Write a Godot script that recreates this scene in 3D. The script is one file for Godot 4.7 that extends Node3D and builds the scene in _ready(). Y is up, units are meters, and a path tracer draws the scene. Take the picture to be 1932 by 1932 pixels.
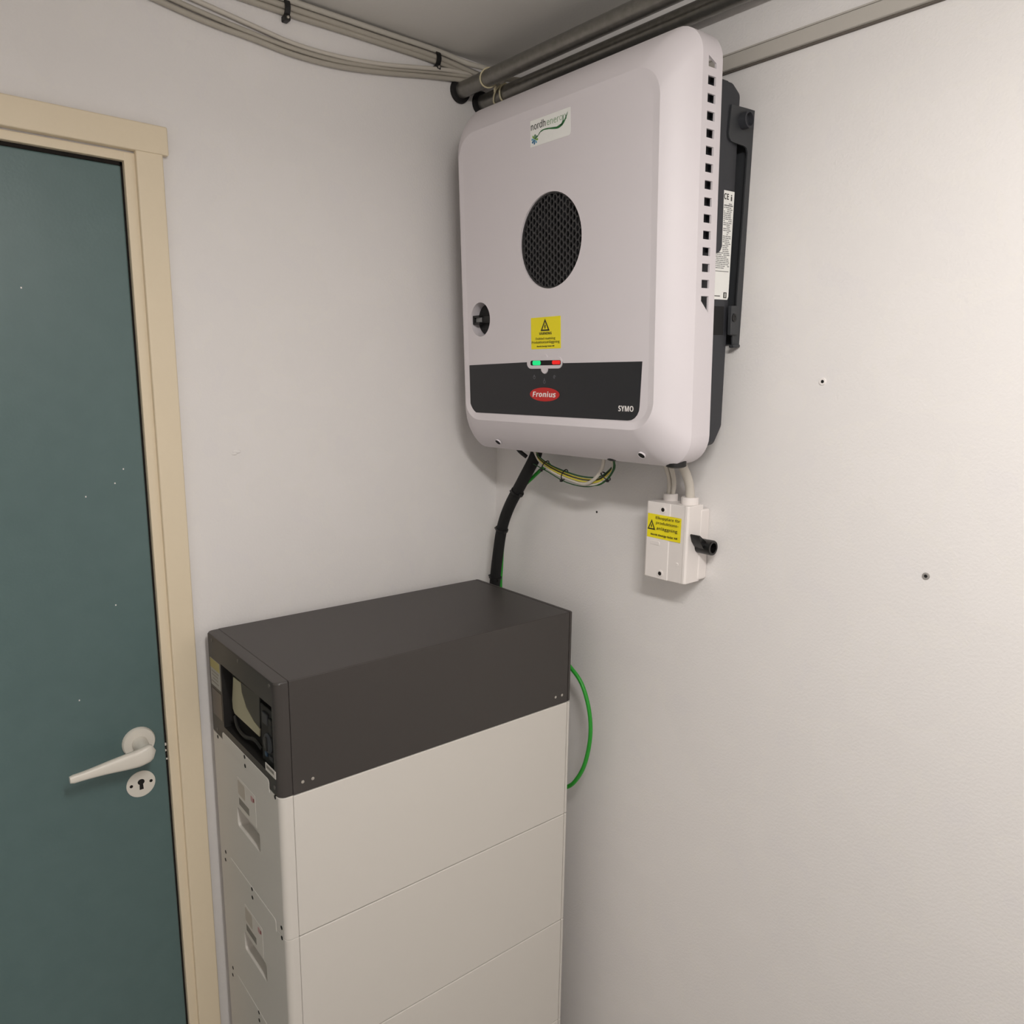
extends Node3D
# A basement corner: door, wall inverter, battery tower, isolator switch, pipes and cables.

var M := {}            # materials
var S: Array = []      # triangle soup under construction (counter-clockwise seen from outside)

# ------------------------------------------------------------------ set-up
func _ready() -> void:
	var f := 1435.439
	var cam := Camera3D.new()
	cam.name = "camera"
	cam.projection = Camera3D.PROJECTION_FRUSTUM
	cam.near = 0.05
	cam.far = 50.0
	cam.size = 0.05 * 1932.0 / f
	cam.frustum_offset = Vector2(0.05 * (966.0 - 920.5907) / f, 0.05 * (991.0059 - 966.0) / f)
	cam.rotation_order = EULER_ORDER_YXZ
	cam.rotation_degrees = Vector3(-10.7224, 50.0733, 0.4311)
	cam.position = Vector3(1.2834, 1.6028, 1.0972)
	add_child(cam)
	cam.current = true

	var we := WorldEnvironment.new()
	we.name = "world_environment"
	var e := Environment.new()
	e.background_mode = Environment.BG_COLOR
	e.background_color = Color(0, 0, 0)
	e.tonemap_mode = Environment.TONE_MAPPER_LINEAR
	e.tonemap_exposure = 1.0
	e.sdfgi_enabled = true
	e.ssao_enabled = true
	e.ssil_enabled = true
	we.environment = e
	add_child(we)

	materials()
	room_lamp()
	room()
	door()
	trunking()
	pipes()
	inverter()
	battery()
	isolator()
	cables()
	small_things()

func mat(c: Color, rough := 0.6, metal := 0.0, spec := 0.5) -> StandardMaterial3D:
	var m := StandardMaterial3D.new()
	m.albedo_color = c
	m.roughness = rough
	m.metallic = metal
	m.metallic_specular = spec
	return m

func noise_normal(m: StandardMaterial3D, freq: float, strength: float, tile: float, sd: int, bump := 8.0, octaves := 4) -> void:
	var n := FastNoiseLite.new()
	n.seed = sd
	n.noise_type = FastNoiseLite.TYPE_SIMPLEX_SMOOTH
	n.frequency = freq
	n.fractal_octaves = octaves
	var t := NoiseTexture2D.new()
	t.width = 1024
	t.height = 1024
	t.seamless = true
	t.as_normal_map = true
	t.bump_strength = bump
	t.noise = n
	m.normal_enabled = true
	m.normal_texture = t
	m.normal_scale = strength
	m.uv1_triplanar = true
	m.uv1_world_triplanar = true
	m.uv1_scale = Vector3.ONE / tile

func noise_tint(m: StandardMaterial3D, freq: float, lo: Color, hi: Color, tile: float, sd: int) -> void:
	var n := FastNoiseLite.new()
	n.seed = sd
	n.frequency = freq
	n.fractal_octaves = 5
	var t := NoiseTexture2D.new()
	t.width = 512
	t.height = 512
	t.seamless = true
	var g := Gradient.new()
	g.set_color(0, lo)
	g.set_color(1, hi)
	t.color_ramp = g
	t.noise = n
	m.albedo_texture = t
	m.uv1_triplanar = true
	m.uv1_world_triplanar = true
	m.uv1_scale = Vector3.ONE / tile

func materials() -> void:
	M.wall = mat(Color(0.925, 0.912, 0.905), 0.6, 0.0, 0.4)
	noise_normal(M.wall, 0.075, 0.10, 0.31, 3, 6.0, 4)
	noise_tint(M.wall, 0.006, Color(0.99, 0.99, 0.992), Color(1.0, 1.0, 0.998), 0.45, 12)
	M.ceiling = mat(Color(0.87, 0.86, 0.84), 0.85, 0.0, 0.3)
	noise_normal(M.ceiling, 0.05, 0.05, 0.4, 8, 6.0, 4)
	M.floor = mat(Color(0.78, 0.77, 0.75), 0.6)
	noise_tint(M.floor, 0.01, Color(0.9, 0.9, 0.9), Color(1, 1, 1), 0.8, 5)
	M.teal = mat(Color(0.355, 0.447, 0.447), 0.42, 0.0, 0.5)
	noise_normal(M.teal, 0.08, 0.035, 0.3, 21, 4.0, 3)
	noise_tint(M.teal, 0.02, Color(0.95, 0.96, 0.96), Color(1, 1, 1), 0.5, 22)
	M.cream = mat(Color(0.905, 0.847, 0.742), 0.45)
	noise_normal(M.cream, 0.02, 0.15, 0.3, 31, 4.0, 3)
	M.gap = mat(Color(0.09, 0.065, 0.05), 0.9)
	M.trunk = mat(Color(0.74, 0.72, 0.69), 0.5)
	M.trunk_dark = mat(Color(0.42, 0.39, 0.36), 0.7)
	M.steel = mat(Color(0.56, 0.55, 0.53), 0.30, 0.7)
	noise_tint(M.steel, 0.02, Color(0.88, 0.88, 0.87), Color(1, 1, 1), 0.15, 41)
	M.rubber = mat(Color(0.045, 0.04, 0.04), 0.7)
	M.black = mat(Color(0.075, 0.073, 0.075), 0.5)
	M.twine = mat(Color(0.83, 0.79, 0.66), 0.9)
	M.cable_white = mat(Color(0.80, 0.775, 0.735), 0.5)
	M.cable_grey = mat(Color(0.70, 0.675, 0.63), 0.55)
	M.cable_dusty = mat(Color(0.76, 0.74, 0.70), 0.7)
	M.shell = mat(Color(0.866, 0.842, 0.856), 0.5)
	noise_normal(M.shell, 0.25, 0.08, 0.12, 51, 3.0, 2)
	M.body = mat(Color(0.19, 0.196, 0.216), 0.6)
	M.bracket = mat(Color(0.215, 0.222, 0.234), 0.55)
	M.inside = mat(Color(0.06, 0.058, 0.06), 0.8)
	M.band = mat(Color(0.142, 0.145, 0.160), 0.5)
	M.grille = mat(Color(0.205, 0.202, 0.205), 0.5)
	M.red = mat(Color(0.78, 0.12, 0.11), 0.4)
	M.print_white = mat(Color(0.95, 0.93, 0.92), 0.5)
	M.print_grey = mat(Color(0.40, 0.40, 0.42), 0.6)
	M.print_dark = mat(Color(0.16, 0.15, 0.13), 0.6)
	M.sticker = mat(Color(0.95, 0.95, 0.935), 0.45)
	M.yellow = mat(Color(0.96, 0.895, 0.12), 0.5)
	M.green_print = mat(Color(0.16, 0.42, 0.22), 0.5)
	M.green_light = mat(Color(0.50, 0.66, 0.30), 0.5)
	M.green_pale = mat(Color(0.60, 0.69, 0.58), 0.5)
	M.blue_print = mat(Color(0.12, 0.42, 0.58), 0.5)
	M.blue_light = mat(Color(0.45, 0.66, 0.76), 0.5)
	M.label_grey = mat(Color(0.55, 0.55, 0.55), 0.5)
	M.batt = mat(Color(0.842, 0.824, 0.797), 0.48)
	noise_normal(M.batt, 0.35, 0.06, 0.1, 61, 3.0, 2)
	M.batt_end = M.batt
	M.head = mat(Color(0.228, 0.210, 0.200), 0.46, 0.0, 0.55)
	noise_normal(M.head, 0.35, 0.06, 0.1, 62, 3.0, 2)
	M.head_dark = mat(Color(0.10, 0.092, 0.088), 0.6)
	M.glass_dark = mat(Color(0.20, 0.205, 0.19), 0.45)
	M.film = mat(Color(0.70, 0.68, 0.57), 0.45)
	M.pvc = mat(Color(0.93, 0.905, 0.89), 0.35)
	M.knob = mat(Color(0.05, 0.048, 0.05), 0.32)
	M.braid = mat(Color(0.045, 0.043, 0.045), 0.75)
	noise_normal(M.braid, 0.3, 0.5, 0.05, 71, 6.0, 2)
	M.green_cable = mat(Color(0.15, 0.60, 0.17), 0.45)
	M.wire_yellow = mat(Color(0.84, 0.79, 0.30), 0.5)
	M.wire_green = mat(Color(0.12, 0.32, 0.16), 0.5)
	M.handle = mat(Color(0.89, 0.87, 0.83), 0.36)
	M.plug_grey = mat(Color(0.60, 0.585, 0.57), 0.5)
	M.sticker_cool = mat(Color(0.62, 0.62, 0.60), 0.4)
	M.caution = mat(Color(0.64, 0.60, 0.36), 0.45)
	M.plate_brown = mat(Color(0.33, 0.29, 0.26), 0.3)
	M.screw_dull = mat(Color(0.42, 0.40, 0.38), 0.4, 0.4)
	M.blue_dull = mat(Color(0.22, 0.32, 0.42), 0.5)
	M.chrome = mat(Color(0.8, 0.78, 0.75), 0.25, 0.8)
	M.led_green = mat(Color(0.02, 0.3, 0.15), 0.3)
	M.led_green.emission_enabled = true
	M.led_green.emission = Color(0.0, 0.95, 0.55)
	M.led_green.emission_energy_multiplier = 0.8
	M.led_red = mat(Color(0.3, 0.03, 0.03), 0.3)
	M.led_red.emission_enabled = true
	M.led_red.emission = Color(1.0, 0.09, 0.07)
	M.led_red.emission_energy_multiplier = 0.75
	M.lamp = mat(Color(0.95, 0.93, 0.9), 0.4)
	M.lamp.emission_enabled = true
	M.lamp.emission = Color(1.0, 0.94, 0.87)
	M.lamp.emission_energy_multiplier = 1.5

# ------------------------------------------------------------------ mesh helpers
func flat_tri(a: Vector3, b: Vector3, c: Vector3) -> void:
	S.append_array([a, b, c])

func quad(a: Vector3, b: Vector3, c: Vector3, d: Vector3) -> void:
	S.append_array([a, b, c, a, c, d])

# a quad whose outside looks along n
func quad_n(a: Vector3, b: Vector3, c: Vector3, d: Vector3, n: Vector3) -> void:
	if (b - a).cross(c - a).dot(n) + (c - a).cross(d - a).dot(n) >= 0.0:
		quad(a, b, c, d)
	else:
		quad(d, c, b, a)

# turns the triangles from index k on outwards (closed solids only)
func fix(k: int) -> void:
	var v := 0.0
	var o: Vector3 = S[k]
	for i in range(k, S.size(), 3):
		v += (S[i] - o).dot((S[i + 1] - o).cross(S[i + 2] - o))
	if v < 0.0:
		for i in range(k, S.size(), 3):
			var t = S[i + 1]
			S[i + 1] = S[i + 2]
			S[i + 2] = t

func box(c: Vector3, s: Vector3) -> void:
	var h := s * 0.5
	var k := S.size()
	var p := []
	for i in 8:
		p.append(c + Vector3(h.x * (1 if i & 1 else -1), h.y * (1 if i & 2 else -1), h.z * (1 if i & 4 else -1)))
	for q in [[0, 1, 3, 2], [5, 4, 6, 7], [4, 0, 2, 6], [1, 5, 7, 3], [2, 3, 7, 6], [4, 5, 1, 0]]:
		quad(p[q[0]], p[q[1]], p[q[2]], p[q[3]])
	fix(k)

# box with rounded edges
func rbox(c: Vector3, s: Vector3, r: float, n := 2) -> void:
	var k := S.size()
	var h := s * 0.5
	r = minf(r, minf(h.x, minf(h.y, h.z)))
	for ax in 3:
		for sg in [-1.0, 1.0]:
			var u := (ax + 1) % 3
			var w := (ax + 2) % 3
			var us := []
			var ws := []
			for i in n + 1:
				us.append(-h[u] + r * i / n)
				ws.append(-h[w] + r * i / n)
			for i in n + 1:
				us.append(h[u] - r + r * i / n)
				ws.append(h[w] - r + r * i / n)
			var g := []
			for a in us:
				var row := []
				for b in ws:
					var p := Vector3.ZERO
					p[ax] = sg * h[ax]
					p[u] = a
					p[w] = b
					var inner := p.clamp(-(h - Vector3.ONE * r), h - Vector3.ONE * r)
					row.append(c + inner + (p - inner).normalized() * r)
				g.append(row)
			for i in us.size() - 1:
				for j in ws.size() - 1:
					if sg > 0:
						quad(g[i][j], g[i + 1][j], g[i + 1][j + 1], g[i][j + 1])
					else:
						quad(g[i][j + 1], g[i + 1][j + 1], g[i + 1][j], g[i][j])
	fix(k)

# skin over a list of closed loops with equal counts; skip: list of [loop, segment] left open
func loft(loops: Array, cap0 := true, cap1 := true, skip := [], oriented := true) -> void:
	var k := S.size()
	for i in loops.size() - 1:
		var a = loops[i]
		var b = loops[i + 1]
		var n: int = a.size()
		for j in n:
			if [i, j] in skip:
				continue
			quad(a[j], a[(j + 1) % n], b[(j + 1) % n], b[j])
	if cap0:
		fan(loops[0], true)
	if cap1:
		fan(loops[-1], false)
	if oriented:
		fix(k)

func fan(l, back: bool) -> void:
	var c := Vector3.ZERO
	for p in l:
		c += p
	c /= l.size()
	for j in l.size():
		var a = l[j]
		var b = l[(j + 1) % l.size()]
		if back:
			flat_tri(c, b, a)
		else:
			flat_tri(c, a, b)

func smooth_path(pts: Array, n := 6) -> Array:
	var out := []
	for i in pts.size() - 1:
		var p0 = pts[max(i - 1, 0)]
		var p3 = pts[min(i + 2, pts.size() - 1)]
		for k in n:
			out.append(pts[i].cubic_interpolate(pts[i + 1], p0, p3, float(k) / n))
	out.append(pts[-1])
	return out

func tube(path: Array, r, sides := 10) -> void:
	var loops := []
	var nrm := Vector3.UP
	for i in path.size():
		var t: Vector3 = (path[min(i + 1, path.size() - 1)] - path[max(i - 1, 0)]).normalized()
		if absf(t.dot(nrm)) > 0.95:
			nrm = Vector3.RIGHT if absf(t.x) < 0.8 else Vector3.BACK
		nrm = (nrm - t * nrm.dot(t)).normalized()
		var bn := t.cross(nrm)
		var rr: float = r[i] if r is Array else r
		var l := PackedVector3Array()
		for j in sides:
			var a := TAU * j / sides
			l.append(path[i] + (nrm * cos(a) + bn * sin(a)) * rr)
		loops.append(l)
	loft(loops)

# profile [Vector2(radius, height)] turned about ax through o
func lathe(prof: Array, o: Vector3, ax: Vector3, segs := 24, closed_ends := true) -> void:
	var u := ax.cross(Vector3.UP if absf(ax.y) < 0.9 else Vector3.RIGHT).normalized()
	var w := ax.cross(u).normalized()
	var loops := []
	for p in prof:
		var l := PackedVector3Array()
		for j in segs:
			var a := TAU * j / segs
			l.append(o + ax * p.y + (u * cos(a) + w * sin(a)) * maxf(p.x, 0.00001))
		loops.append(l)
	loft(loops, closed_ends, closed_ends)

# polygon (2D) drawn in the plane o + u*x + v*y, given thickness along n = u x v (from 0 to d), outer edge chamfered by ch
func prism(poly: PackedVector2Array, o: Vector3, u: Vector3, v: Vector3, d: float, ch := 0.0) -> void:
	var k := S.size()
	var n := u.cross(v).normalized()
	if Geometry2D.is_polygon_clockwise(poly):
		poly = poly.duplicate()
		poly.reverse()
	var top := poly
	if ch > 0.0:
		var off := Geometry2D.offset_polygon(poly, -ch)
		if off.size() == 1 and off[0].size() == poly.size():
			top = off[0]
			if Geometry2D.is_polygon_clockwise(top):
				top.reverse()
			var best := 0
			for i in top.size():
				if top[i].distance_squared_to(poly[0]) < top[best].distance_squared_to(poly[0]):
					best = i
			var al := PackedVector2Array()
			for i in top.size():
				al.append(top[(best + i) % top.size()])
			top = al
		else:
			ch = 0.0
	var lo := []
	var mid := []
	var hi := []
	for i in poly.size():
		lo.append(o + u * poly[i].x + v * poly[i].y)
		mid.append(o + u * poly[i].x + v * poly[i].y + n * (d - ch))
		hi.append(o + u * top[i].x + v * top[i].y + n * d)
	var c := poly.size()
	for i in c:
		var j := (i + 1) % c
		quad(lo[i], lo[j], mid[j], mid[i])
		if ch > 0.0:
			quad(mid[i], mid[j], hi[j], hi[i])
	var ti := Geometry2D.triangulate_polygon(poly)
	for i in range(0, ti.size(), 3):
		var A := [lo[ti[i]], lo[ti[i + 1]], lo[ti[i + 2]]]
		if (A[1] - A[0]).cross(A[2] - A[0]).dot(n) > 0:
			flat_tri(A[0], A[2], A[1])
		else:
			flat_tri(A[0], A[1], A[2])
	var tt := Geometry2D.triangulate_polygon(top)
	for i in range(0, tt.size(), 3):
		var A := [hi[tt[i]], hi[tt[i + 1]], hi[tt[i + 2]]]
		if (A[1] - A[0]).cross(A[2] - A[0]).dot(n) > 0:
			flat_tri(A[0], A[1], A[2])
		else:
			flat_tri(A[0], A[2], A[1])

# flat polygon only, facing n
func flat_poly(poly: PackedVector2Array, o: Vector3, u: Vector3, v: Vector3, n: Vector3) -> void:
	var ti := Geometry2D.triangulate_polygon(poly)
	for i in range(0, ti.size(), 3):
		var a := o + u * poly[ti[i]].x + v * poly[ti[i]].y
		var b := o + u * poly[ti[i + 1]].x + v * poly[ti[i + 1]].y
		var c := o + u * poly[ti[i + 2]].x + v * poly[ti[i + 2]].y
		if (b - a).cross(c - a).dot(n) > 0:
			flat_tri(a, b, c)
		else:
			flat_tri(a, c, b)

# rounded rectangle; radii: bottom-right, top-right, top-left, bottom-left (counter-clockwise)
func rrect(x0: float, x1: float, y0: float, y1: float, r: Array, n := 6) -> PackedVector2Array:
	var out := PackedVector2Array()
	var cs := [Vector2(x1 - r[0], y0 + r[0]), Vector2(x1 - r[1], y1 - r[1]), Vector2(x0 + r[2], y1 - r[2]), Vector2(x0 + r[3], y0 + r[3])]
	for k in 4:
		for i in n + 1:
			var a := -PI / 2 + PI / 2 * k + PI / 2 * i / n
			out.append(cs[k] + Vector2(cos(a), sin(a)) * r[k])
	return out

func rr(x0: float, x1: float, y0: float, y1: float, r: float, n := 4) -> PackedVector2Array:
	return rrect(x0, x1, y0, y1, [r, r, r, r], n)

func ellipse(c: Vector2, rx: float, ry: float, n := 32) -> PackedVector2Array:
	var out := PackedVector2Array()
	for i in n:
		var a := TAU * i / n
		out.append(c + Vector2(cos(a) * rx, sin(a) * ry))
	return out

func at_z(poly: PackedVector2Array, z: float) -> PackedVector3Array:
	var out := PackedVector3Array()
	for p in poly:
		out.append(Vector3(p.x, p.y, z))
	return out

# flat plate facing +z between an elliptic hole and a convex outline round it
func plate_with_hole(outline: PackedVector2Array, c: Vector2, rx: float, ry: float, z: float) -> void:
	var angs := []
	for i in 48:
		angs.append(TAU * i / 48)
	for p in outline:
		angs.append(fposmod((p - c).angle(), TAU))
	angs.sort()
	var ins := []
	var outs := []
	for a in angs:
		var d := Vector2(cos(a), sin(a))
		var t := 1.0 / sqrt(pow(d.x / rx, 2) + pow(d.y / ry, 2))
		ins.append(c + d * t)
		var best := 1e9
		for i in outline.size():
			var hit = Geometry2D.segment_intersects_segment(c, c + d * 5.0, outline[i], outline[(i + 1) % outline.size()])
			if hit != null:
				best = minf(best, c.distance_to(hit))
		if best > 1e8:
			for p in outline:
				if absf(angle_difference((p - c).angle(), a)) < 0.0005:
					best = c.distance_to(p)
		outs.append(c + d * best)
	for i in angs.size():
		var j := (i + 1) % angs.size()
		if absf(angle_difference(angs[i], angs[j])) < 1e-6:
			continue
		quad_n(Vector3(ins[i].x, ins[i].y, z), Vector3(outs[i].x, outs[i].y, z), Vector3(outs[j].x, outs[j].y, z), Vector3(ins[j].x, ins[j].y, z), Vector3.BACK)

# takes the soup, welds and smooths below the angle, gives a mesh
func mesh(smooth := 40.0) -> ArrayMesh:
	var n := S.size()
	var fn := PackedVector3Array()
	fn.resize(n / 3)
	var near := {}
	for i in n / 3:
		var nn: Vector3 = (S[3 * i + 1] - S[3 * i]).cross(S[3 * i + 2] - S[3 * i])
		fn[i] = nn
		for k in 3:
			var key := Vector3i((S[3 * i + k] * 100000.0).round())
			if not near.has(key):
				near[key] = PackedInt32Array()
			near[key].append(i)
	var lim := cos(deg_to_rad(smooth))
	var pos := PackedVector3Array()
	var nor := PackedVector3Array()
	for i in n / 3:
		if fn[i].length_squared() < 1e-22:
			continue
		var me := fn[i].normalized()
		for k in [0, 2, 1]:
			var p: Vector3 = S[3 * i + k]
			var s := Vector3.ZERO
			for j in near[Vector3i((p * 100000.0).round())]:
				if fn[j].normalized().dot(me) > lim:
					s += fn[j]
			pos.append(p)
			nor.append(s.normalized() if s.length_squared() > 1e-22 else me)
	S = []
	var arr := []
	arr.resize(Mesh.ARRAY_MAX)
	arr[Mesh.ARRAY_VERTEX] = pos
	arr[Mesh.ARRAY_NORMAL] = nor
	var m := ArrayMesh.new()
	m.add_surface_from_arrays(Mesh.PRIMITIVE_TRIANGLES, arr)
	return m

# commits the soup as one named mesh
func part(called: String, m: Material, parent: Node, smooth := 40.0) -> MeshInstance3D:
	return put(called, mesh(smooth), m, parent)

func numbered(called: String, parent: Node) -> String:
	if not parent.has_node(called):
		return called
	var i := 1
	while parent.has_node("%s_%03d" % [called, i]):
		i += 1
	return "%s_%03d" % [called, i]

func put(called: String, me: Mesh, m: Material, parent: Node) -> MeshInstance3D:
	var o := MeshInstance3D.new()
	o.name = numbered(called, parent)
	o.mesh = me
	o.material_override = m
	parent.add_child(o, true)
	return o

func tag(o: Node, label: String, category: String, group := "") -> Node:
	o.set_meta("label", label)
	o.set_meta("category", category)
	if group:
		o.set_meta("group", group)
	return o

func thing(called: String, label: String, category: String, at := Vector3.ZERO, group := "") -> Node3D:
	var o := Node3D.new()
	o.name = numbered(called, self)
	o.position = at
	add_child(o, true)
	tag(o, label, category, group)
	return o

func struct(called: String, m: Material, smooth := 30.0) -> MeshInstance3D:
	var o := part(called, m, self, smooth)
	o.set_meta("kind", "structure")
	return o

# flat lettering fitted into a width and height, in the plane o, u, v (o is its centre), sheared by slant
func lettering(txt: String, w: float, h: float, o: Vector3, u: Vector3, v: Vector3, m: Material, parent: Node, bold := false, slant := 0.0, font := "Droid Sans") -> MeshInstance3D:
	var tm := TextMesh.new()
	var sf := SystemFont.new()
	sf.font_names = PackedStringArray([font])
	if bold:
		sf.font_weight = 700
	tm.font = sf
	tm.font_size = 64
	tm.pixel_size = 0.01
	tm.depth = 0.02
	tm.curve_step = 2.0
	tm.text = txt
	var a := tm.get_mesh_arrays()
	var src: PackedVector3Array = a[Mesh.ARRAY_VERTEX]
	var lo := Vector3.ONE * 1e9
	var hi := -lo
	for p in src:
		lo = lo.min(p)
		hi = hi.max(p)
	var n := u.cross(v).normalized()
	var b := Basis(u, v, n)
	var pos := PackedVector3Array()
	var nor := PackedVector3Array()
	for i in src.size():
		var q := Vector3((src[i].x - (lo.x + hi.x) / 2) / (hi.x - lo.x) * w, (src[i].y - (lo.y + hi.y) / 2) / (hi.y - lo.y) * h, (src[i].z - lo.z) / (hi.z - lo.z) * 0.00025)
		q.x += q.y * slant
		pos.append(o + b * q)
		nor.append((b * a[Mesh.ARRAY_NORMAL][i]).normalized())
	var out := []
	out.resize(Mesh.ARRAY_MAX)
	out[Mesh.ARRAY_VERTEX] = pos
	out[Mesh.ARRAY_NORMAL] = nor
	out[Mesh.ARRAY_INDEX] = a[Mesh.ARRAY_INDEX]
	var am := ArrayMesh.new()
	am.add_surface_from_arrays(Mesh.PRIMITIVE_TRIANGLES, out)
	return put("lettering", am, m, parent)

# ------------------------------------------------------------------ light and room
func room_lamp() -> void:
	# batten hung on two short rods above the viewer: glowing on its underside, both flanks and ends
	var L := 0.45
	var at := Vector3(1.36, 2.08, 0.87)
	var l := thing("ceiling_lamp", "white batten lamp with opal cover hanging on two short rods above the viewer", "lamp", at)
	rbox(Vector3(0, -0.004, 0), Vector3(L + 0.03, 0.008, 0.085), 0.002)
	part("base_plate", M.print_white, l)
	rbox(Vector3(0, -0.024, 0), Vector3(L, 0.032, 0.070), 0.006, 3)
	part("diffuser", M.lamp, l, 60.0)
	for x in [-0.16, 0.16]:
		lathe([Vector2(0, 0), Vector2(0.004, 0), Vector2(0.004, 0.136), Vector2(0.022, 0.137), Vector2(0.022, 0.142), Vector2(0, 0.142)], Vector3(x, 0, 0), Vector3.UP, 16)
		part("rod", M.print_white, l)
	# name, position, rotation, size, energy
	for k in [["light_down", Vector3(0, -0.043, 0), Vector3(-90, 0, 0), Vector2(L, 0.066), 1.2], ["light_flank", Vector3(0, -0.024, -0.038), Vector3(0, 0, 0), Vector2(L, 0.028), 0.50], ["light_flank", Vector3(0, -0.024, 0.038), Vector3(0, 180, 0), Vector2(L, 0.028), 0.50], ["light_end", Vector3(-L / 2 - 0.003, -0.024, 0), Vector3(0, 90, 0), Vector2(0.066, 0.028), 0.12], ["light_end", Vector3(L / 2 + 0.003, -0.024, 0), Vector3(0, -90, 0), Vector2(0.066, 0.028), 0.12]]:
		var a := AreaLight3D.new()
		a.name = numbered(k[0], l)
		a.position = k[1]
		a.rotation_degrees = k[2]
		a.area_size = k[3]
		a.area_normalize_energy = true
		a.light_color = Color(1.0, 0.985, 0.97)
		a.light_energy = k[4] * 0.86
		a.area_range = 8.0
		a.area_attenuation = 2.0
		a.shadow_enabled = true
		l.add_child(a, true)

func room() -> void:
	var X := 2.3
	var Z := 1.95
	var H := 2.222
	box(Vector3(X / 2, -0.05, Z / 2), Vector3(X + 0.4, 0.1, Z + 0.4))
	struct("floor", M.floor)
	box(Vector3(X / 2, H + 0.05, Z / 2), Vector3(X + 0.4, 0.1, Z + 0.4))
	struct("ceiling", M.ceiling)
	box(Vector3(X / 2, H / 2, -0.06), Vector3(X + 0.24, H, 0.12))
	var wr := struct("wall_right", M.wall)
	lathe([Vector2(0.0, -0.002), Vector2(0.0022, -0.002), Vector2(0.0022, 0.0004), Vector2(0.0, 0.0004)], Vector3(0.3016, 1.3547, 0), Vector3.BACK, 10)
	part("drill_hole", M.rubber, wr)
	# left wall with the door opening z 0.735 .. 1.56, y 0 .. 1.925
	box(Vector3(-0.06, H / 2, 0.3675), Vector3(0.12, H, 0.735))
	box(Vector3(-0.06, H / 2, (1.56 + Z) / 2), Vector3(0.12, H, Z - 1.56))
	box(Vector3(-0.06, (1.925 + H) / 2, (0.735 + 1.56) / 2), Vector3(0.12, H - 1.925, 0.825))
	var wl := struct("wall_left", M.wall)
	for b in [[1.4805, 0.5882, 0.006], [1.4765, 0.593, 0.004]]:
		var loops := []
		for i in 5:
			var t := PI / 2 * i / 4.0
			var l := PackedVector3Array()
			for j in 12:
				var an := TAU * j / 12
				l.append(Vector3(0.0016 * sin(t), b[0] + sin(an) * b[2] * cos(t) * 0.6, b[1] + cos(an) * b[2] * cos(t) * 1.3))
			loops.append(l)
		loft(loops)
	part("plaster_bump", M.wall, wl, 80.0)
	box(Vector3(X + 0.06, H / 2, Z / 2), Vector3(0.12, H, Z))
	struct("wall_rear", M.wall)
	box(Vector3(X / 2, H / 2, Z + 0.06), Vector3(X + 0.24, H, 0.12))
	struct("wall_front", M.wall)

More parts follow.
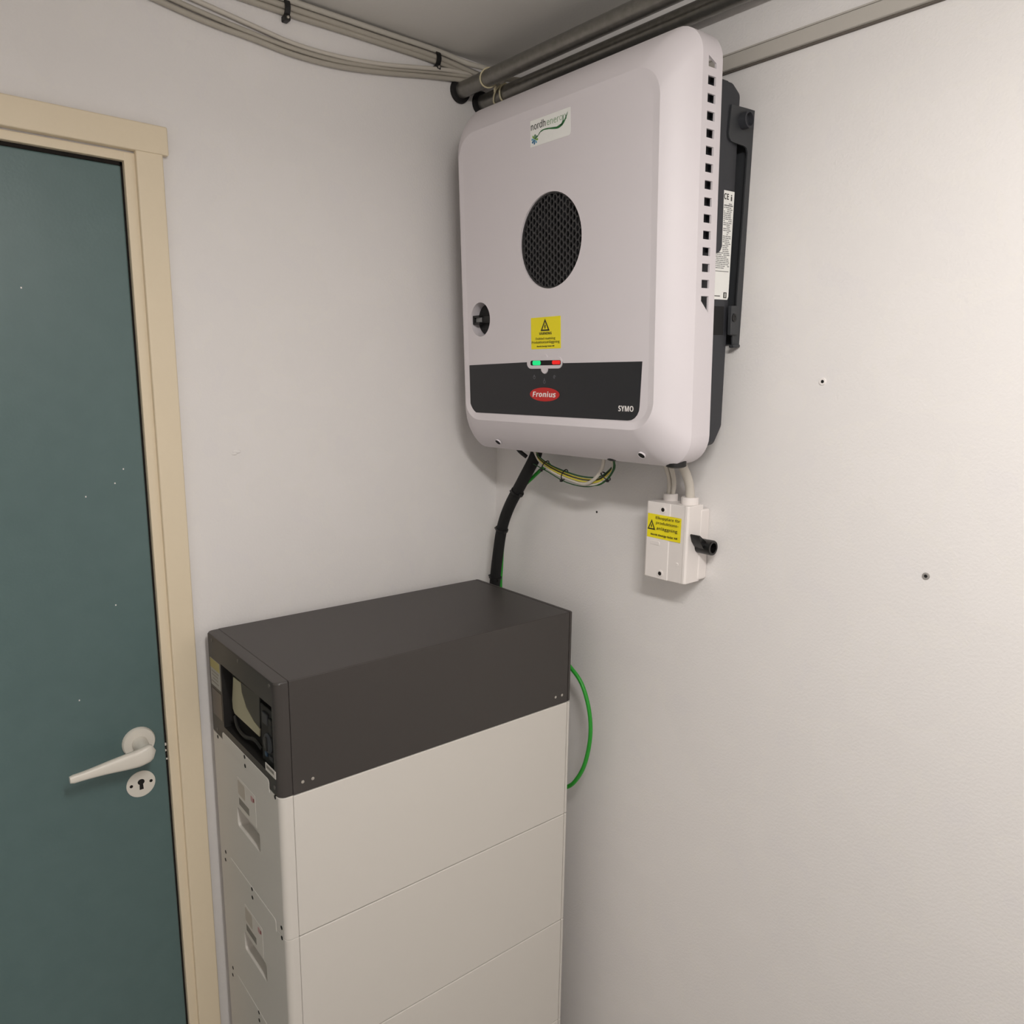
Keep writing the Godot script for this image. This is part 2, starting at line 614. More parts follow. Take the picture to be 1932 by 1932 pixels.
# board along y or z on the left wall: centre, size, rounded edges
func door() -> void:
	var d := Node3D.new()
	d.name = "door_1"
	d.set_meta("kind", "structure")
	add_child(d)
	# leaf, slightly recessed
	rbox(Vector3(-0.022, 0.962, 1.1465), Vector3(0.04, 1.906, 0.811), 0.003)
	part("door_leaf", M.teal, d)
	# dark rubber gap behind and around the leaf
	box(Vector3(-0.05, 0.962, 1.148), Vector3(0.012, 1.924, 0.824))
	box(Vector3(-0.024, 0.96, 0.7385), Vector3(0.036, 1.92, 0.0052))
	box(Vector3(-0.024, 1.9185, 1.148), Vector3(0.036, 0.0055, 0.822))
	part("seal", M.gap, d)
	# jamb lining
	rbox(Vector3(-0.04, 0.967, 0.7295), Vector3(0.088, 1.934, 0.0165), 0.0015)
	part("jamb", M.cream, d)
	rbox(Vector3(-0.04, 0.967, 1.5645), Vector3(0.088, 1.934, 0.0165), 0.0015)
	part("jamb", M.cream, d)
	rbox(Vector3(-0.04, 1.9278, 1.147), Vector3(0.0875, 0.013, 0.852), 0.0015)
	part("head_jamb", M.cream, d)
	# lever handle
	var h := Node3D.new()
	h.name = "door_handle"
	h.position = Vector3(-0.002, 1.0035, 0.7835)
	d.add_child(h)
	lathe([Vector2(0, 0), Vector2(0.0262, 0), Vector2(0.0262, 0.004), Vector2(0.0245, 0.007), Vector2(0.0, 0.0078)], Vector3.ZERO, Vector3.RIGHT, 32)
	part("rosette", M.handle, h)
	lathe([Vector2(0, 0.007), Vector2(0.0125, 0.007), Vector2(0.012, 0.013), Vector2(0.0102, 0.03), Vector2(0.0102, 0.05), Vector2(0, 0.05)], Vector3.ZERO, Vector3.RIGHT, 24)
	part("neck", M.handle, h)
	var loops := []
	for i in 25:
		var t := i / 24.0
		var z := -0.0130 + t * 0.1280
		var cy := -0.0035 - 0.0035 * sin(t * PI) * 0.5 + (0.0 if t < 0.12 else -0.006 * (t - 0.12))
		cy = lerpf(0.0005, -0.0045, smoothstep(0.0, 0.25, t)) - 0.0015 * smoothstep(0.5, 1.0, t)
		var hh: float = lerpf(0.0148, 0.0066, smoothstep(0.1, 0.95, t))
		var ww: float = lerpf(0.0085, 0.0052, t)
		if t < 0.1:
			var e := sqrt(1.0 - pow(1.0 - t / 0.1, 2.0))
			hh *= maxf(e, 0.05)
			ww *= maxf(e, 0.05)
		if t > 0.97:
			hh *= 0.8
			ww *= 0.8
		var l := PackedVector3Array()
		for j in 16:
			var a := TAU * j / 16
			var ca := cos(a)
			var sa := sin(a)
			l.append(Vector3(0.0505 + signf(ca) * pow(absf(ca), 0.7) * ww + 0.004 * t, cy + signf(sa) * pow(absf(sa), 0.75) * hh, z))
		loops.append(l)
	loft(loops)
	part("lever", M.handle, h, 50.0)
	var es := Node3D.new()
	es.name = "keyhole_plate"
	es.position = Vector3(-0.002, 0.9275, 0.785)
	d.add_child(es)
	lathe([Vector2(0, 0), Vector2(0.0232, 0), Vector2(0.0232, 0.0012), Vector2(0.022, 0.0022), Vector2(0.0, 0.0024)], Vector3.ZERO, Vector3.RIGHT, 36)
	part("plate", M.handle, es)
	var ky := PackedVector2Array()
	for i in 15:
		var a := deg_to_rad(-60 + 300.0 * i / 14.0)
		ky.append(Vector2(0, 0.0042) + Vector2(cos(a) * 0.0056, sin(a) * 0.0050))
	ky.append(Vector2(-0.0033, -0.0095))
	ky.append(Vector2(0.0033, -0.0095))
	prism(ky, Vector3(0.0015, 0, 0), Vector3(0, 0, -1), Vector3.UP, 0.0011)
	part("keyhole", M.rubber, es)
	for s in [-1.0, 1.0]:
		lathe([Vector2(0, 0.001), Vector2(0.0027, 0.001), Vector2(0.0027, 0.0026), Vector2(0, 0.0026)], Vector3(0, 0.001, s * 0.0158), Vector3.RIGHT, 12)
		part("screw_hole", M.gap, es)
	for p in [[1.4625, 0.772], [1.441, 0.786], [1.4235, 0.829], [1.728, 0.887], [1.245, 0.80], [1.10, 0.865]]:
		box(Vector3(-0.0017, p[0], p[1]), Vector3(0.0008, 0.0022, 0.0018))
		part("paint_fleck", M.print_white, d)
	for p in [[0.984, 0.7400, 0.005], [0.973, 0.7405, 0.004], [0.957, 0.7395, 0.003]]:
		rbox(Vector3(-0.0052, p[0], p[1]), Vector3(0.003, p[2], 0.003), 0.001, 1)
		part("paint_fleck", M.handle, d)

	# casing boards round the opening
	var t := Node3D.new()
	t.name = "trim_1"
	t.set_meta("kind", "structure")
	add_child(t)
	rbox(Vector3(0.006, 0.972, 0.7027), Vector3(0.012, 1.944, 0.0395), 0.0025)
	part("side_board", M.cream, t)
	rbox(Vector3(0.006, 0.972, 1.5925), Vector3(0.012, 1.944, 0.0395), 0.0025)
	part("side_board", M.cream, t)
	rbox(Vector3(0.007, 1.957, 1.1475), Vector3(0.014, 0.041, 0.946), 0.0025)
	part("head_board", M.cream, t)

func trunking() -> void:
	var l := thing("cable_trunking", "slim white cable trunking running level along the right wall behind the inverter", "trunking", Vector3(0.01, 2.081, 0))
	rbox(Vector3(1.15, -0.0015, 0.006), Vector3(2.29, 0.020, 0.012), 0.0015)
	part("channel", M.trunk, l)
	rbox(Vector3(1.15, 0.0113, 0.0045), Vector3(2.29, 0.0028, 0.009), 0.001)
	part("cover_lip", M.trunk, l)
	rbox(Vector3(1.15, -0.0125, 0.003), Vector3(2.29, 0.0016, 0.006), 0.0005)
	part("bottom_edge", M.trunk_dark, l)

func pipes() -> void:
	var spec := [
		["steel_pipe", "dull steel pipe under the ceiling, the outer one whose wall collar sits farther left", 0.1060, 2.1590, 0.0],
		["steel_pipe", "dull steel pipe under the ceiling, the inner one just above the inverter top", 0.0515, 2.1480, 0.020]]
	for s in spec:
		var p := thing(s[0], s[1], "pipe", Vector3(0, s[3], s[2]), "steel pipes under the ceiling")
		var path := []
		for i in 40:
			var x := 0.0005 + 2.298 * i / 39.0
			var b: float = s[4] * smoothstep(0.02, 0.48, x)   # the inner pipe drifts closer to the wall
			path.append(Vector3(x, b * 0.56, -b))
		tube(path, 0.0146, 24)
		part("tube", M.steel, p, 60.0)
		lathe([Vector2(0.0148, 0.0005), Vector2(0.0215, 0.0005), Vector2(0.0225, 0.003), Vector2(0.0212, 0.009), Vector2(0.0148, 0.010)], Vector3.ZERO, Vector3.RIGHT, 28)
		part("wall_collar", M.rubber, p)
	var tw := thing("string_tie", "thin cream string knotted round the two steel pipes near the corner", "string", Vector3(0.10, 2.1535, 0.08))
	var ring := []
	for i in 21:
		var a := TAU * i / 20.0
		ring.append(Vector3(-0.008 - 0.006 * cos(a) + 0.004 * sin(a), sin(a) * 0.0160 + 0.0055, 0.026 + cos(a) * 0.0160))
	tube(ring, 0.0014, 6)
	part("loop", M.twine, tw)
	for dx in [-0.046, -0.024]:
		var st := []
		for i in 21:
			var a := PI * 0.62 - PI * 1.5 * i / 20.0
			st.append(Vector3(lerpf(-0.018, dx, minf(i / 12.0, 1.0)), sin(a) * 0.0160 - 0.0055, -0.0285 + cos(a) * 0.0160))
		tube(st, 0.0017, 6)
		part("strand", M.twine, tw)
	tube([Vector3(-0.020, -0.010, 0.001), Vector3(-0.017, -0.006, 0.004), Vector3(-0.013, -0.002, 0.004)], 0.0022, 6)
	part("knot", M.twine, tw)

# ------------------------------------------------------------------ inverter
func inverter() -> void:
	var o := thing("solar_inverter", "large white wall inverter with round black grille and dark lower band", "inverter", Vector3(0.337, 1.765, 0.094))
	o.rotation_degrees.x = 2.5
	var F := 0.086
	var P := func(d: float) -> PackedVector2Array: return rrect(-0.2155 - d, 0.2125 + d, -0.2190 - d, 0.262 + d, [0.030 + d, 0.030 + d, 0.030 + d, 0.030 + d], 8)
	var O := rrect(-0.2635, 0.2635, -0.2885, 0.3225, [0.047, 0.043, 0.050, 0.047], 8)
	var I := rrect(-0.2609, 0.2609, -0.2859, 0.3199, [0.0445, 0.0405, 0.0475, 0.0445], 8)
	var L2: PackedVector2Array = P.call(0.0118)
	# the rim rises a little round the panel, most along the bottom lip
	var rim := func(poly: PackedVector2Array, k: float) -> PackedVector3Array:
		var out := PackedVector3Array()
		for p in poly:
			out.append(Vector3(p.x, p.y, F + k * (0.0006 + 0.0042 * smoothstep(-0.17, -0.222, p.y))))
		return out
	# shell: panel step, ledge, rounded flank, side wall, inner side
	var loops := [at_z(P.call(0.0), F), at_z(P.call(0.0008), F + 0.0001), rim.call(P.call(0.0106), 0.97), rim.call(L2, 1.0)]
	var start: PackedVector3Array = loops[-1]
	for i in 10:
		var t := (i + 1) / 10.0
		var bulge := 0.075 * 4.0 * t * (1.0 - t)
		var l := PackedVector3Array()
		for j in O.size():
			var q: Vector2 = L2[j].lerp(O[j], t + bulge)
			l.append(Vector3(q.x, q.y, 0.046 + (start[j].z - 0.046) * (1.0 - t + bulge)))
		loops.append(l)
	var crease := loops.size() - 1
	loops.append(at_z(O, 0.0))
	loops.append(at_z(I, 0.0))
	loops.append(at_z(I, 0.044))
	# segment 8 of each ring is the straight right side: left open for the vented strip
	loft(loops, false, false, [[crease, 8], [crease + 2, 8]], false)
	# front panel: upper field round the grille hole, corner field round the switch hole, the rest
	var up := PackedVector2Array()
	for p in P.call(0.0):
		if p.y > 0.1:
			up.append(p)
	up.append(Vector2(-0.2155, -0.012))
	up.append(Vector2(0.2125, -0.012))
	var gc := Vector2(0.0055, 0.068)
	plate_with_hole(up, gc, 0.0715, 0.0748, F)
	var sw := Vector2(-0.1785, -0.0467)
	plate_with_hole(PackedVector2Array([Vector2(-0.2155, -0.09), Vector2(-0.14, -0.09), Vector2(-0.14, -0.012), Vector2(-0.2155, -0.012)]), sw, 0.0278, 0.0305, F)
	var low := PackedVector2Array()
	for p in P.call(0.0):
		if p.y < -0.1:
			low.append(p)
	# order: bottom-right corner first ... ends at bottom-left
	var br := low.slice(0, 9)
	var bl := low.slice(9)
	var lp := PackedVector2Array()
	lp.append_array(br)
	lp.append(Vector2(0.2125, -0.012))
	lp.append(Vector2(-0.14, -0.012))
	lp.append(Vector2(-0.14, -0.09))
	lp.append(Vector2(-0.2155, -0.09))
	lp.append_array(bl)
	flat_poly(lp, Vector3(0, 0, F), Vector3.RIGHT, Vector3.UP, Vector3.BACK)
	# rims of the two holes
	for h in [[gc, 0.0715, 0.0748, 0.006], [sw, 0.0278, 0.0305, 0.024]]:
		var e := ellipse(h[0], h[1], h[2], 48)
		for i in 48:
			var j := (i + 1) % 48
			var inw: Vector2 = h[0] - e[i]
			quad_n(Vector3(e[i].x, e[i].y, F), Vector3(e[j].x, e[j].y, F), Vector3(e[j].x, e[j].y, F - h[3]), Vector3(e[i].x, e[i].y, F - h[3]), Vector3(inw.x, inw.y, 0))
	vent_strip(0.2635, 0.003)
	part("cover", M.shell, o, 26.0)

	# inner housing (anthracite) with slanted back
	var bl2 := []
	for z in [[0.058, 0.0, 0.006], [0.0, 0.0, 0.0], [-0.045, 0.001, 0.0], [-0.0655, 0.010, 0.004]]:
		var l := PackedVector3Array()
		for p in rrect(-0.249 + z[2], 0.249 - z[2], -0.264 + z[1] * 2.2, 0.268 - z[1] * 0.7, [0.012, 0.012, 0.012, 0.012], 5):
			var zz: float = z[0]
			if zz < -0.02:
				zz -= p.y * 0.032
			l.append(Vector3(p.x, p.y, zz))
		bl2.append(l)
	loft(bl2)
	part("housing", M.body, o, 35.0)
	# raised fin beside the type label
	prism(PackedVector2Array([Vector2(0.033, 0.262), Vector2(-0.004, 0.262), Vector2(-0.004, 0.0262), Vector2(0.0165, 0.0262), Vector2(0.0235, 0.0275), Vector2(0.029, 0.031), Vector2(0.0325, 0.037)]), Vector3(0.2485, 0, 0), Vector3(0, 0, -1), Vector3.UP, 0.0035, 0.0008)
	part("side_fin", M.body, o)
	# wall bracket: side cheek with tab, seen edge on along the wall
	var cheek := PackedVector2Array([Vector2(0.1036, 0.2347), Vector2(0.0835, 0.2345), Vector2(0.0434, 0.2331), Vector2(0.0384, 0.1940), Vector2(0.040, 0.1885), Vector2(0.045, 0.1845), Vector2(0.0526, 0.1834), Vector2(0.079, 0.1825), Vector2(0.086, 0.1805), Vector2(0.0895, 0.1745), Vector2(0.0855, 0.0974), Vector2(0.0776, -0.0332), Vector2(0.0775, -0.0478), Vector2(0.0614, -0.0478), Vector2(0.0614, -0.0915), Vector2(0.069, -0.0925), Vector2(0.0705, -0.1078), Vector2(0.0885, -0.1062), Vector2(0.0920, -0.0330), Vector2(0.0975, 0.0986)])
	prism(cheek, Vector3(0.2497, 0, 0), Vector3(0, 0, -1), Vector3.UP, 0.0024, 0.0006)
	part("bracket_cheek", M.bracket, o)
	var back := PackedVector2Array([Vector2(0.1036, 0.2347), Vector2(0.1005, 0.2347), Vector2(0.0854, -0.1062), Vector2(0.0885, -0.1062)])
	prism(back, Vector3(-0.24, 0, 0), Vector3(0, 0, -1), Vector3.UP, 0.489)
	part("bracket_plate", M.bracket, o)
	rbox(Vector3(0.2495, -0.1085, -0.0795), Vector3(0.01, 0.005, 0.018), 0.002)
	part("bracket_foot", M.bracket, o)
	lathe([Vector2(0, 0), Vector2(0.0118, 0), Vector2(0.0118, 0.012), Vector2(0.0092, 0.0125), Vector2(0.0085, 0.006), Vector2(0, 0.006)], Vector3(0.2515, 0.2155, -0.073), Vector3.RIGHT, 24)
	part("bracket_boss", M.body, o)
	rbox(Vector3(0.2535, -0.0698, -0.0665), Vector3(0.007, 0.0435, 0.0195), 0.0015)
	var cl := part("clamp", M.bracket, o)
	lathe([Vector2(0, 0), Vector2(0.006, 0), Vector2(0.006, 0.0012), Vector2(0.0035, 0.0014), Vector2(0.003, 0.0005), Vector2(0, 0.0005)], Vector3(0.257, -0.066, -0.0635), Vector3.RIGHT, 18)
	part("screw", M.black, cl)
	box(Vector3(0.2487, -0.0702, -0.0335), Vector3(0.0012, 0.0425, 0.0275))
	part("latch_recess", M.inside, o)
	type_label(o)

	# grille: web of hexagonal openings in a rim, fan behind
	var dx := 0.0071
	var dy := 0.0059
	for r in range(-13, 14):
		for c in range(-6, 7):
			var q := gc + Vector2(c * 2.0 * dx + (dx if r % 2 != 0 else 0.0), r * dy)
			var e := (q - gc) / Vector2(0.0715, 0.0748)
			if e.length() > 1.04:
				continue
			var ho := []
			var hi := []
			for k in 6:
				var a := TAU * k / 6.0
				var dd := Vector2(cos(a) * dx * 0.6667, sin(a) * dy * 1.1548)
				ho.append(q + dd)
				hi.append(q + dd * 0.76)
			for k in 6:
				var j := (k + 1) % 6
				quad_n(Vector3(ho[k].x, ho[k].y, F - 0.005), Vector3(ho[j].x, ho[j].y, F - 0.005), Vector3(hi[j].x, hi[j].y, F - 0.0056), Vector3(hi[k].x, hi[k].y, F - 0.0056), Vector3.BACK)
				var inw: Vector2 = q - hi[k]
				quad_n(Vector3(hi[k].x, hi[k].y, F - 0.0056), Vector3(hi[j].x, hi[j].y, F - 0.0056), Vector3(hi[j].x, hi[j].y, F - 0.0085), Vector3(hi[k].x, hi[k].y, F - 0.0085), Vector3(inw.x, inw.y, 0))
	var g := part("grille", M.grille, o, 20.0)
	var e1 := ellipse(gc, 0.0712, 0.0745, 48)
	var e2 := ellipse(gc, 0.0690, 0.0722, 48)
	loft([at_z(e1, F - 0.006), at_z(e1, F - 0.0032), at_z(e2, F - 0.0036), at_z(e2, F - 0.006)], false, false, [], true)
	part("grille_rim", M.grille, g)
	lathe([Vector2(0, 0.0), Vector2(0.024, 0.0), Vector2(0.024, 0.010), Vector2(0.02, 0.013), Vector2(0, 0.013)], Vector3(gc.x, gc.y, 0.059), Vector3.BACK, 24)
	for k in 7:
		var a := TAU * k / 7.0
		var u := Vector3(cos(a), sin(a), 0)
		var w := Vector3(-sin(a), cos(a), 0)
		var c := Vector3(gc.x, gc.y, 0.065)
		var kk := S.size()
		loft([PackedVector3Array([c + u * 0.022 - w * 0.008 + Vector3(0, 0, 0.004), c + u * 0.022 + w * 0.008 - Vector3(0, 0, 0.004), c + u * 0.022 + w * 0.008 - Vector3(0, 0, 0.005), c + u * 0.022 - w * 0.008 + Vector3(0, 0, 0.003)]), PackedVector3Array([c + u * 0.066 - w * 0.004 + Vector3(0, 0, 0.004), c + u * 0.066 + w * 0.024 - Vector3(0, 0, 0.004), c + u * 0.066 + w * 0.024 - Vector3(0, 0, 0.005), c + u * 0.066 - w * 0.004 + Vector3(0, 0, 0.003)])])
	part("cooling_fan", M.inside, o)

	# rotary disconnector in its round well
	lathe([Vector2(0, 0), Vector2(0.0279, 0), Vector2(0.0279, 0.005), Vector2(0, 0.005)], Vector3(sw.x, sw.y, F - 0.024), Vector3.BACK, 36)
	var dial := part("rotary_switch", M.black, o)
	for b in [[Vector3(-0.0170, 0.0062, 0), Vector3(0.0190, 0.0040, 0.010)], [Vector3(-0.0170, -0.0062, 0), Vector3(0.0190, 0.0044, 0.010)], [Vector3(-0.0250, 0, 0), Vector3(0.0035, 0.0160, 0.010)], [Vector3(0.0060, 0, -0.0055), Vector3(0.0340, 0.0120, 0.006)]]:
		rbox(Vector3(sw.x, sw.y, F - 0.0085) + b[0], b[1], 0.0008, 1)
	part("lever", M.black, dial)
	box(Vector3(sw.x - 0.0160, sw.y, F - 0.0105), Vector3(0.0150, 0.0086, 0.003))
	part("lever_mark", M.label_grey, dial)

	# dark lower band, with a bite for the indicator
	var bp := PackedVector2Array()
	bp.append_array(PackedVector2Array([Vector2(0.2008, -0.1278)]))
	bp.append(Vector2(0.0352, -0.1282))
	for i in 7:
		var a := deg_to_rad(10 - 100.0 * i / 6.0)
		bp.append(Vector2(0.0245, -0.1272) + Vector2(cos(a), sin(a)) * 0.0098)
	for i in 7:
		var a := deg_to_rad(0 - 180.0 * i / 6.0)
		bp.append(Vector2(-0.0085, -0.1370) + Vector2(cos(a), sin(a)) * 0.0088)
	for i in 7:
		var a := deg_to_rad(-90 - 100.0 * i / 6.0)
		bp.append(Vector2(-0.0425, -0.1272) + Vector2(cos(a), sin(a)) * 0.0098)
	bp.append(Vector2(-0.2146, -0.1290))
	for i in 6:
		var a := PI + PI / 2 * i / 5.0
		bp.append(Vector2(-0.1975, -0.2005) + Vector2(cos(a), sin(a)) * 0.0172)
	for i in 6:
		var a := -PI / 2 + PI / 2 * i / 5.0
		bp.append(Vector2(0.1745, -0.1945) + Vector2(cos(a), sin(a)) * 0.0225)
	prism(bp, Vector3(0, 0, F - 0.001), Vector3.RIGHT, Vector3.UP, 0.0014)
	var band := part("dark_band", M.band, o)
	# indicator: pale surround, dark window, a green and a red lit segment
	var sur := PackedVector2Array()
	for i in 9:
		var a := -PI / 2 + PI * i / 8.0
		sur.append(Vector2(0.0245, -0.1272) + Vector2(cos(a), sin(a)) * 0.0094)
	for i in 7:
		var a := deg_to_rad(15 + 150.0 * i / 6.0)
		sur.append(Vector2(-0.0080, -0.1200) + Vector2(cos(a), sin(a)) * 0.0072)
	for i in 9:
		var a := PI / 2 + PI * i / 8.0
		sur.append(Vector2(-0.0425, -0.1272) + Vector2(cos(a), sin(a)) * 0.0094)
	for i in 7:
		var a := deg_to_rad(180 + 180.0 * i / 6.0)
		sur.append(Vector2(-0.0085, -0.1366) + Vector2(cos(a), sin(a)) * 0.0084)
	prism(sur, Vector3(0, 0, F - 0.001), Vector3.RIGHT, Vector3.UP, 0.0024, 0.0006)
	var ind := part("indicator", M.shell, o)
	prism(rr(-0.0425, 0.0310, -0.1312, -0.1230, 0.003), Vector3(0, 0, F + 0.001), Vector3.RIGHT, Vector3.UP, 0.0007)
	part("window", M.inside, ind)
	prism(rr(-0.0370, -0.0170, -0.1309, -0.1233, 0.003), Vector3(0, 0, F + 0.0015), Vector3.RIGHT, Vector3.UP, 0.0006)
	part("green_light", M.led_green, ind)
	prism(rr(0.0110, 0.0300, -0.1300, -0.1235, 0.0025), Vector3(0, 0, F + 0.0015), Vector3.RIGHT, Vector3.UP, 0.0006)
	part("red_light", M.led_red, ind)
	# faint symbols under the indicator
	for p in [[-0.0345, -0.1513], [-0.0095, -0.1590], [0.0150, -0.1508]]:
		for i in 14:
			if (p[0] > 0 and i > 9):
				continue
			var a := TAU * i / 14.0
			var b := TAU * (i + 1) / 14.0
			var c := Vector3(p[0], p[1], F + 0.0006)
			quad_n(c + Vector3(cos(a) * 0.0030, sin(a) * 0.0030, 0), c + Vector3(cos(b) * 0.0030, sin(b) * 0.0030, 0), c + Vector3(cos(b) * 0.0020, sin(b) * 0.0020, 0), c + Vector3(cos(a) * 0.0020, sin(a) * 0.0020, 0), Vector3.BACK)
		box(Vector3(p[0], p[1] + (0.0025 if p[0] < -0.02 else -0.0005 if p[0] > 0 else 0.004), F + 0.0005), Vector3(0.0009, 0.004, 0.0004))
		part("symbol", M.print_grey, band)
	# red oval badge and model lettering
	prism(ellipse(Vector2(-0.0095, -0.1803), 0.0362, 0.0117, 40), Vector3(0, 0, F + 0.0003), Vector3.RIGHT, Vector3.UP, 0.0008, 0.0)
	var badge := part("oval_badge", M.red, o)
	lettering("Fronius", 0.0560, 0.0098, Vector3(-0.0098, -0.1800, F + 0.0011), Vector3.RIGHT, Vector3.UP, M.print_white, badge, true, 0.22)
	lettering("SYMO", 0.0298, 0.0088, Vector3(0.1705, -0.1988, F + 0.0004), Vector3.RIGHT, Vector3.UP, M.print_white, band, true)
	# cover screws at the bottom, in dark countersunk wells
	for p in [Vector3(-0.1580, -0.2735, 0.0672), Vector3(0.1885, -0.2715, 0.0688)]:
		var n := Vector3(0, -0.66, 0.75).normalized()
		lathe([Vector2(0.0066, -0.002), Vector2(0.0068, 0.0008), Vector2(0.0062, 0.0011), Vector2(0.0056, 0.0006), Vector2(0.0056, -0.002)], p, n, 20, false)
		part("screw_rim", M.shell, o)
		lathe([Vector2(0, -0.003), Vector2(0.0057, -0.003), Vector2(0.0057, 0.0007), Vector2(0, 0.0007)], p, n, 18)
		part("cover_screw", M.inside, o)
	# cable entries underneath
	for p in [[-0.165, 0.032, 0.014, 0.0235], [-0.128, 0.030, 0.016, 0.024], [0.108, 0.036, 0.015, 0.0255], [0.182, 0.040, 0.005, 0.025], [0.228, 0.034, 0.016, 0.0265]]:
		lathe([Vector2(0, 0), Vector2(p[2], 0), Vector2(p[2], -p[3]), Vector2(p[2] * 0.8, -p[3] - 0.002), Vector2(0, -p[3] - 0.002)], Vector3(p[0], -0.262, p[1]), Vector3.UP, 18)
		part("cable_entry", M.black, o)
	prism(PackedVector2Array([Vector2(-0.23, -0.275), Vector2(0.23, -0.275), Vector2(0.23, -0.262), Vector2(-0.23, -0.262)]), Vector3(0, 0, 0.005), Vector3.RIGHT, Vector3.UP, 0.05)
	part("bottom_plate", M.inside, o)
	company_sticker(o)
	warning_sticker(o)

func vent_strip(x: float, th: float) -> void:
	var y0 := -0.2885 + 0.047
	var y1 := 0.3225 - 0.043
	var za := 0.0145
	var zb := 0.0330
	var zf := 0.046
	var N := Vector3.RIGHT
	var P3 := func(z: float, y: float) -> Vector3: return Vector3(x, y, z)
	var polys := [
		[[0.0, y0], [za, y0], [za, y1], [0.0, y1]],
		[[zb, y0], [zf, y0], [zf, y1], [zb, y1]]]
	var holes := []
	# bottom slot (pointed), thirteen square vents, top slot (pointed)
	holes.append([[za, -0.0604], [zb, -0.0440], [zb, -0.0370], [za, -0.0370]])
	for k in 13:
		var yc := -0.0200 + k * 0.02237
		holes.append([[za, yc - 0.0058], [zb, yc - 0.0058], [zb, yc + 0.0058], [za, yc + 0.0058]])
	holes.append([[za, 0.2650], [zb, 0.2650], [zb, y1 - 0.0003], [za, 0.2715]])
	var prev := y0
	for h in holes:
		var lo: float = h[0][1]
		var hi: float = maxf(h[2][1], h[3][1])
		polys.append([[za, prev], [zb, prev], [zb, minf(h[1][1], lo)], [za, lo]])
		if h[1][1] > lo:
			polys.append([[za, lo], [zb, lo], [zb, h[1][1]], [za, lo]])
		prev = hi
		if h[3][1] < hi:
			polys.append([[za, h[3][1]], [zb, hi], [zb, hi], [za, hi]])
		for i in 4:
			var a = h[i]
			var b = h[(i + 1) % 4]
			var c := Vector3(0, (h[0][1] + h[2][1]) / 2 - a[1], (za + zb) / 2 - a[0])
			quad_n(P3.call(a[0], a[1]), P3.call(b[0], b[1]), P3.call(b[0], b[1]) - N * th, P3.call(a[0], a[1]) - N * th, c)
	polys.append([[za, prev], [zb, prev], [zb, y1], [za, y1]])
	for p in polys:
		quad_n(P3.call(p[0][0], p[0][1]), P3.call(p[1][0], p[1][1]), P3.call(p[2][0], p[2][1]), P3.call(p[3][0], p[3][1]), N)

func type_label(o: Node3D) -> void:
	# white type plate on the right side of the housing; u runs from the wall outwards
	var X := 0.2490
	var u := Vector3(0, 0, -1)
	var v := Vector3(0, 1, 0.0)
	var poly := PackedVector2Array([Vector2(0.022, 0.1168), Vector2(0.0632, 0.1168), Vector2(0.0575, -0.0345), Vector2(0.0548, -0.0390), Vector2(0.010, -0.0390)])
	prism(poly, Vector3(X - 0.0004, 0, 0), u, v, 0.0008)
	var l := part("type_label", M.sticker, o)
	var rng := RandomNumberGenerator.new()
	rng.seed = 5
	var xx := X + 0.0005
	lettering("CE", 0.012, 0.0085, Vector3(xx - 0.0001, 0.1085, -0.0425), u, v, M.print_dark, l, true)
	lettering("i", 0.003, 0.0085, Vector3(xx - 0.0001, 0.1075, -0.0555), u, v, M.print_dark, l, true)
	# rows of unreadable small print as short strokes
	var y := 0.0985
	while y > 0.006:
		var z := 0.037 if y > 0.03 else 0.018
		var end := 0.0600 - (0.1168 - y) * 0.036
		while z < end - 0.004:
			var w := minf(rng.randf_range(0.002, 0.009), end - z)
			if rng.randf() < 0.82:
				box(Vector3(xx, y, -(z + w / 2)), Vector3(0.0003, 0.0013, w))
			z += w + 0.0012
		y -= 0.0027
	part("small_print", M.label_grey, l).set_meta("kind", "stuff")
	for r in [[0.0965, -0.0495, 0.0007, 0.022], [0.0020, -0.0370, 0.0007, 0.036], [-0.0340, -0.0260, 0.0012, 0.018], [-0.0325, -0.0480, 0.0085, 0.0080]]:
		box(Vector3(xx, r[0], r[1]), Vector3(0.0003, r[2], r[3]))
		part("print_rule", M.print_dark, l)
	box(Vector3(xx + 0.0002, -0.0325, -0.0480), Vector3(0.0003, 0.0060, 0.0022))
	part("print_mark", M.sticker, l)

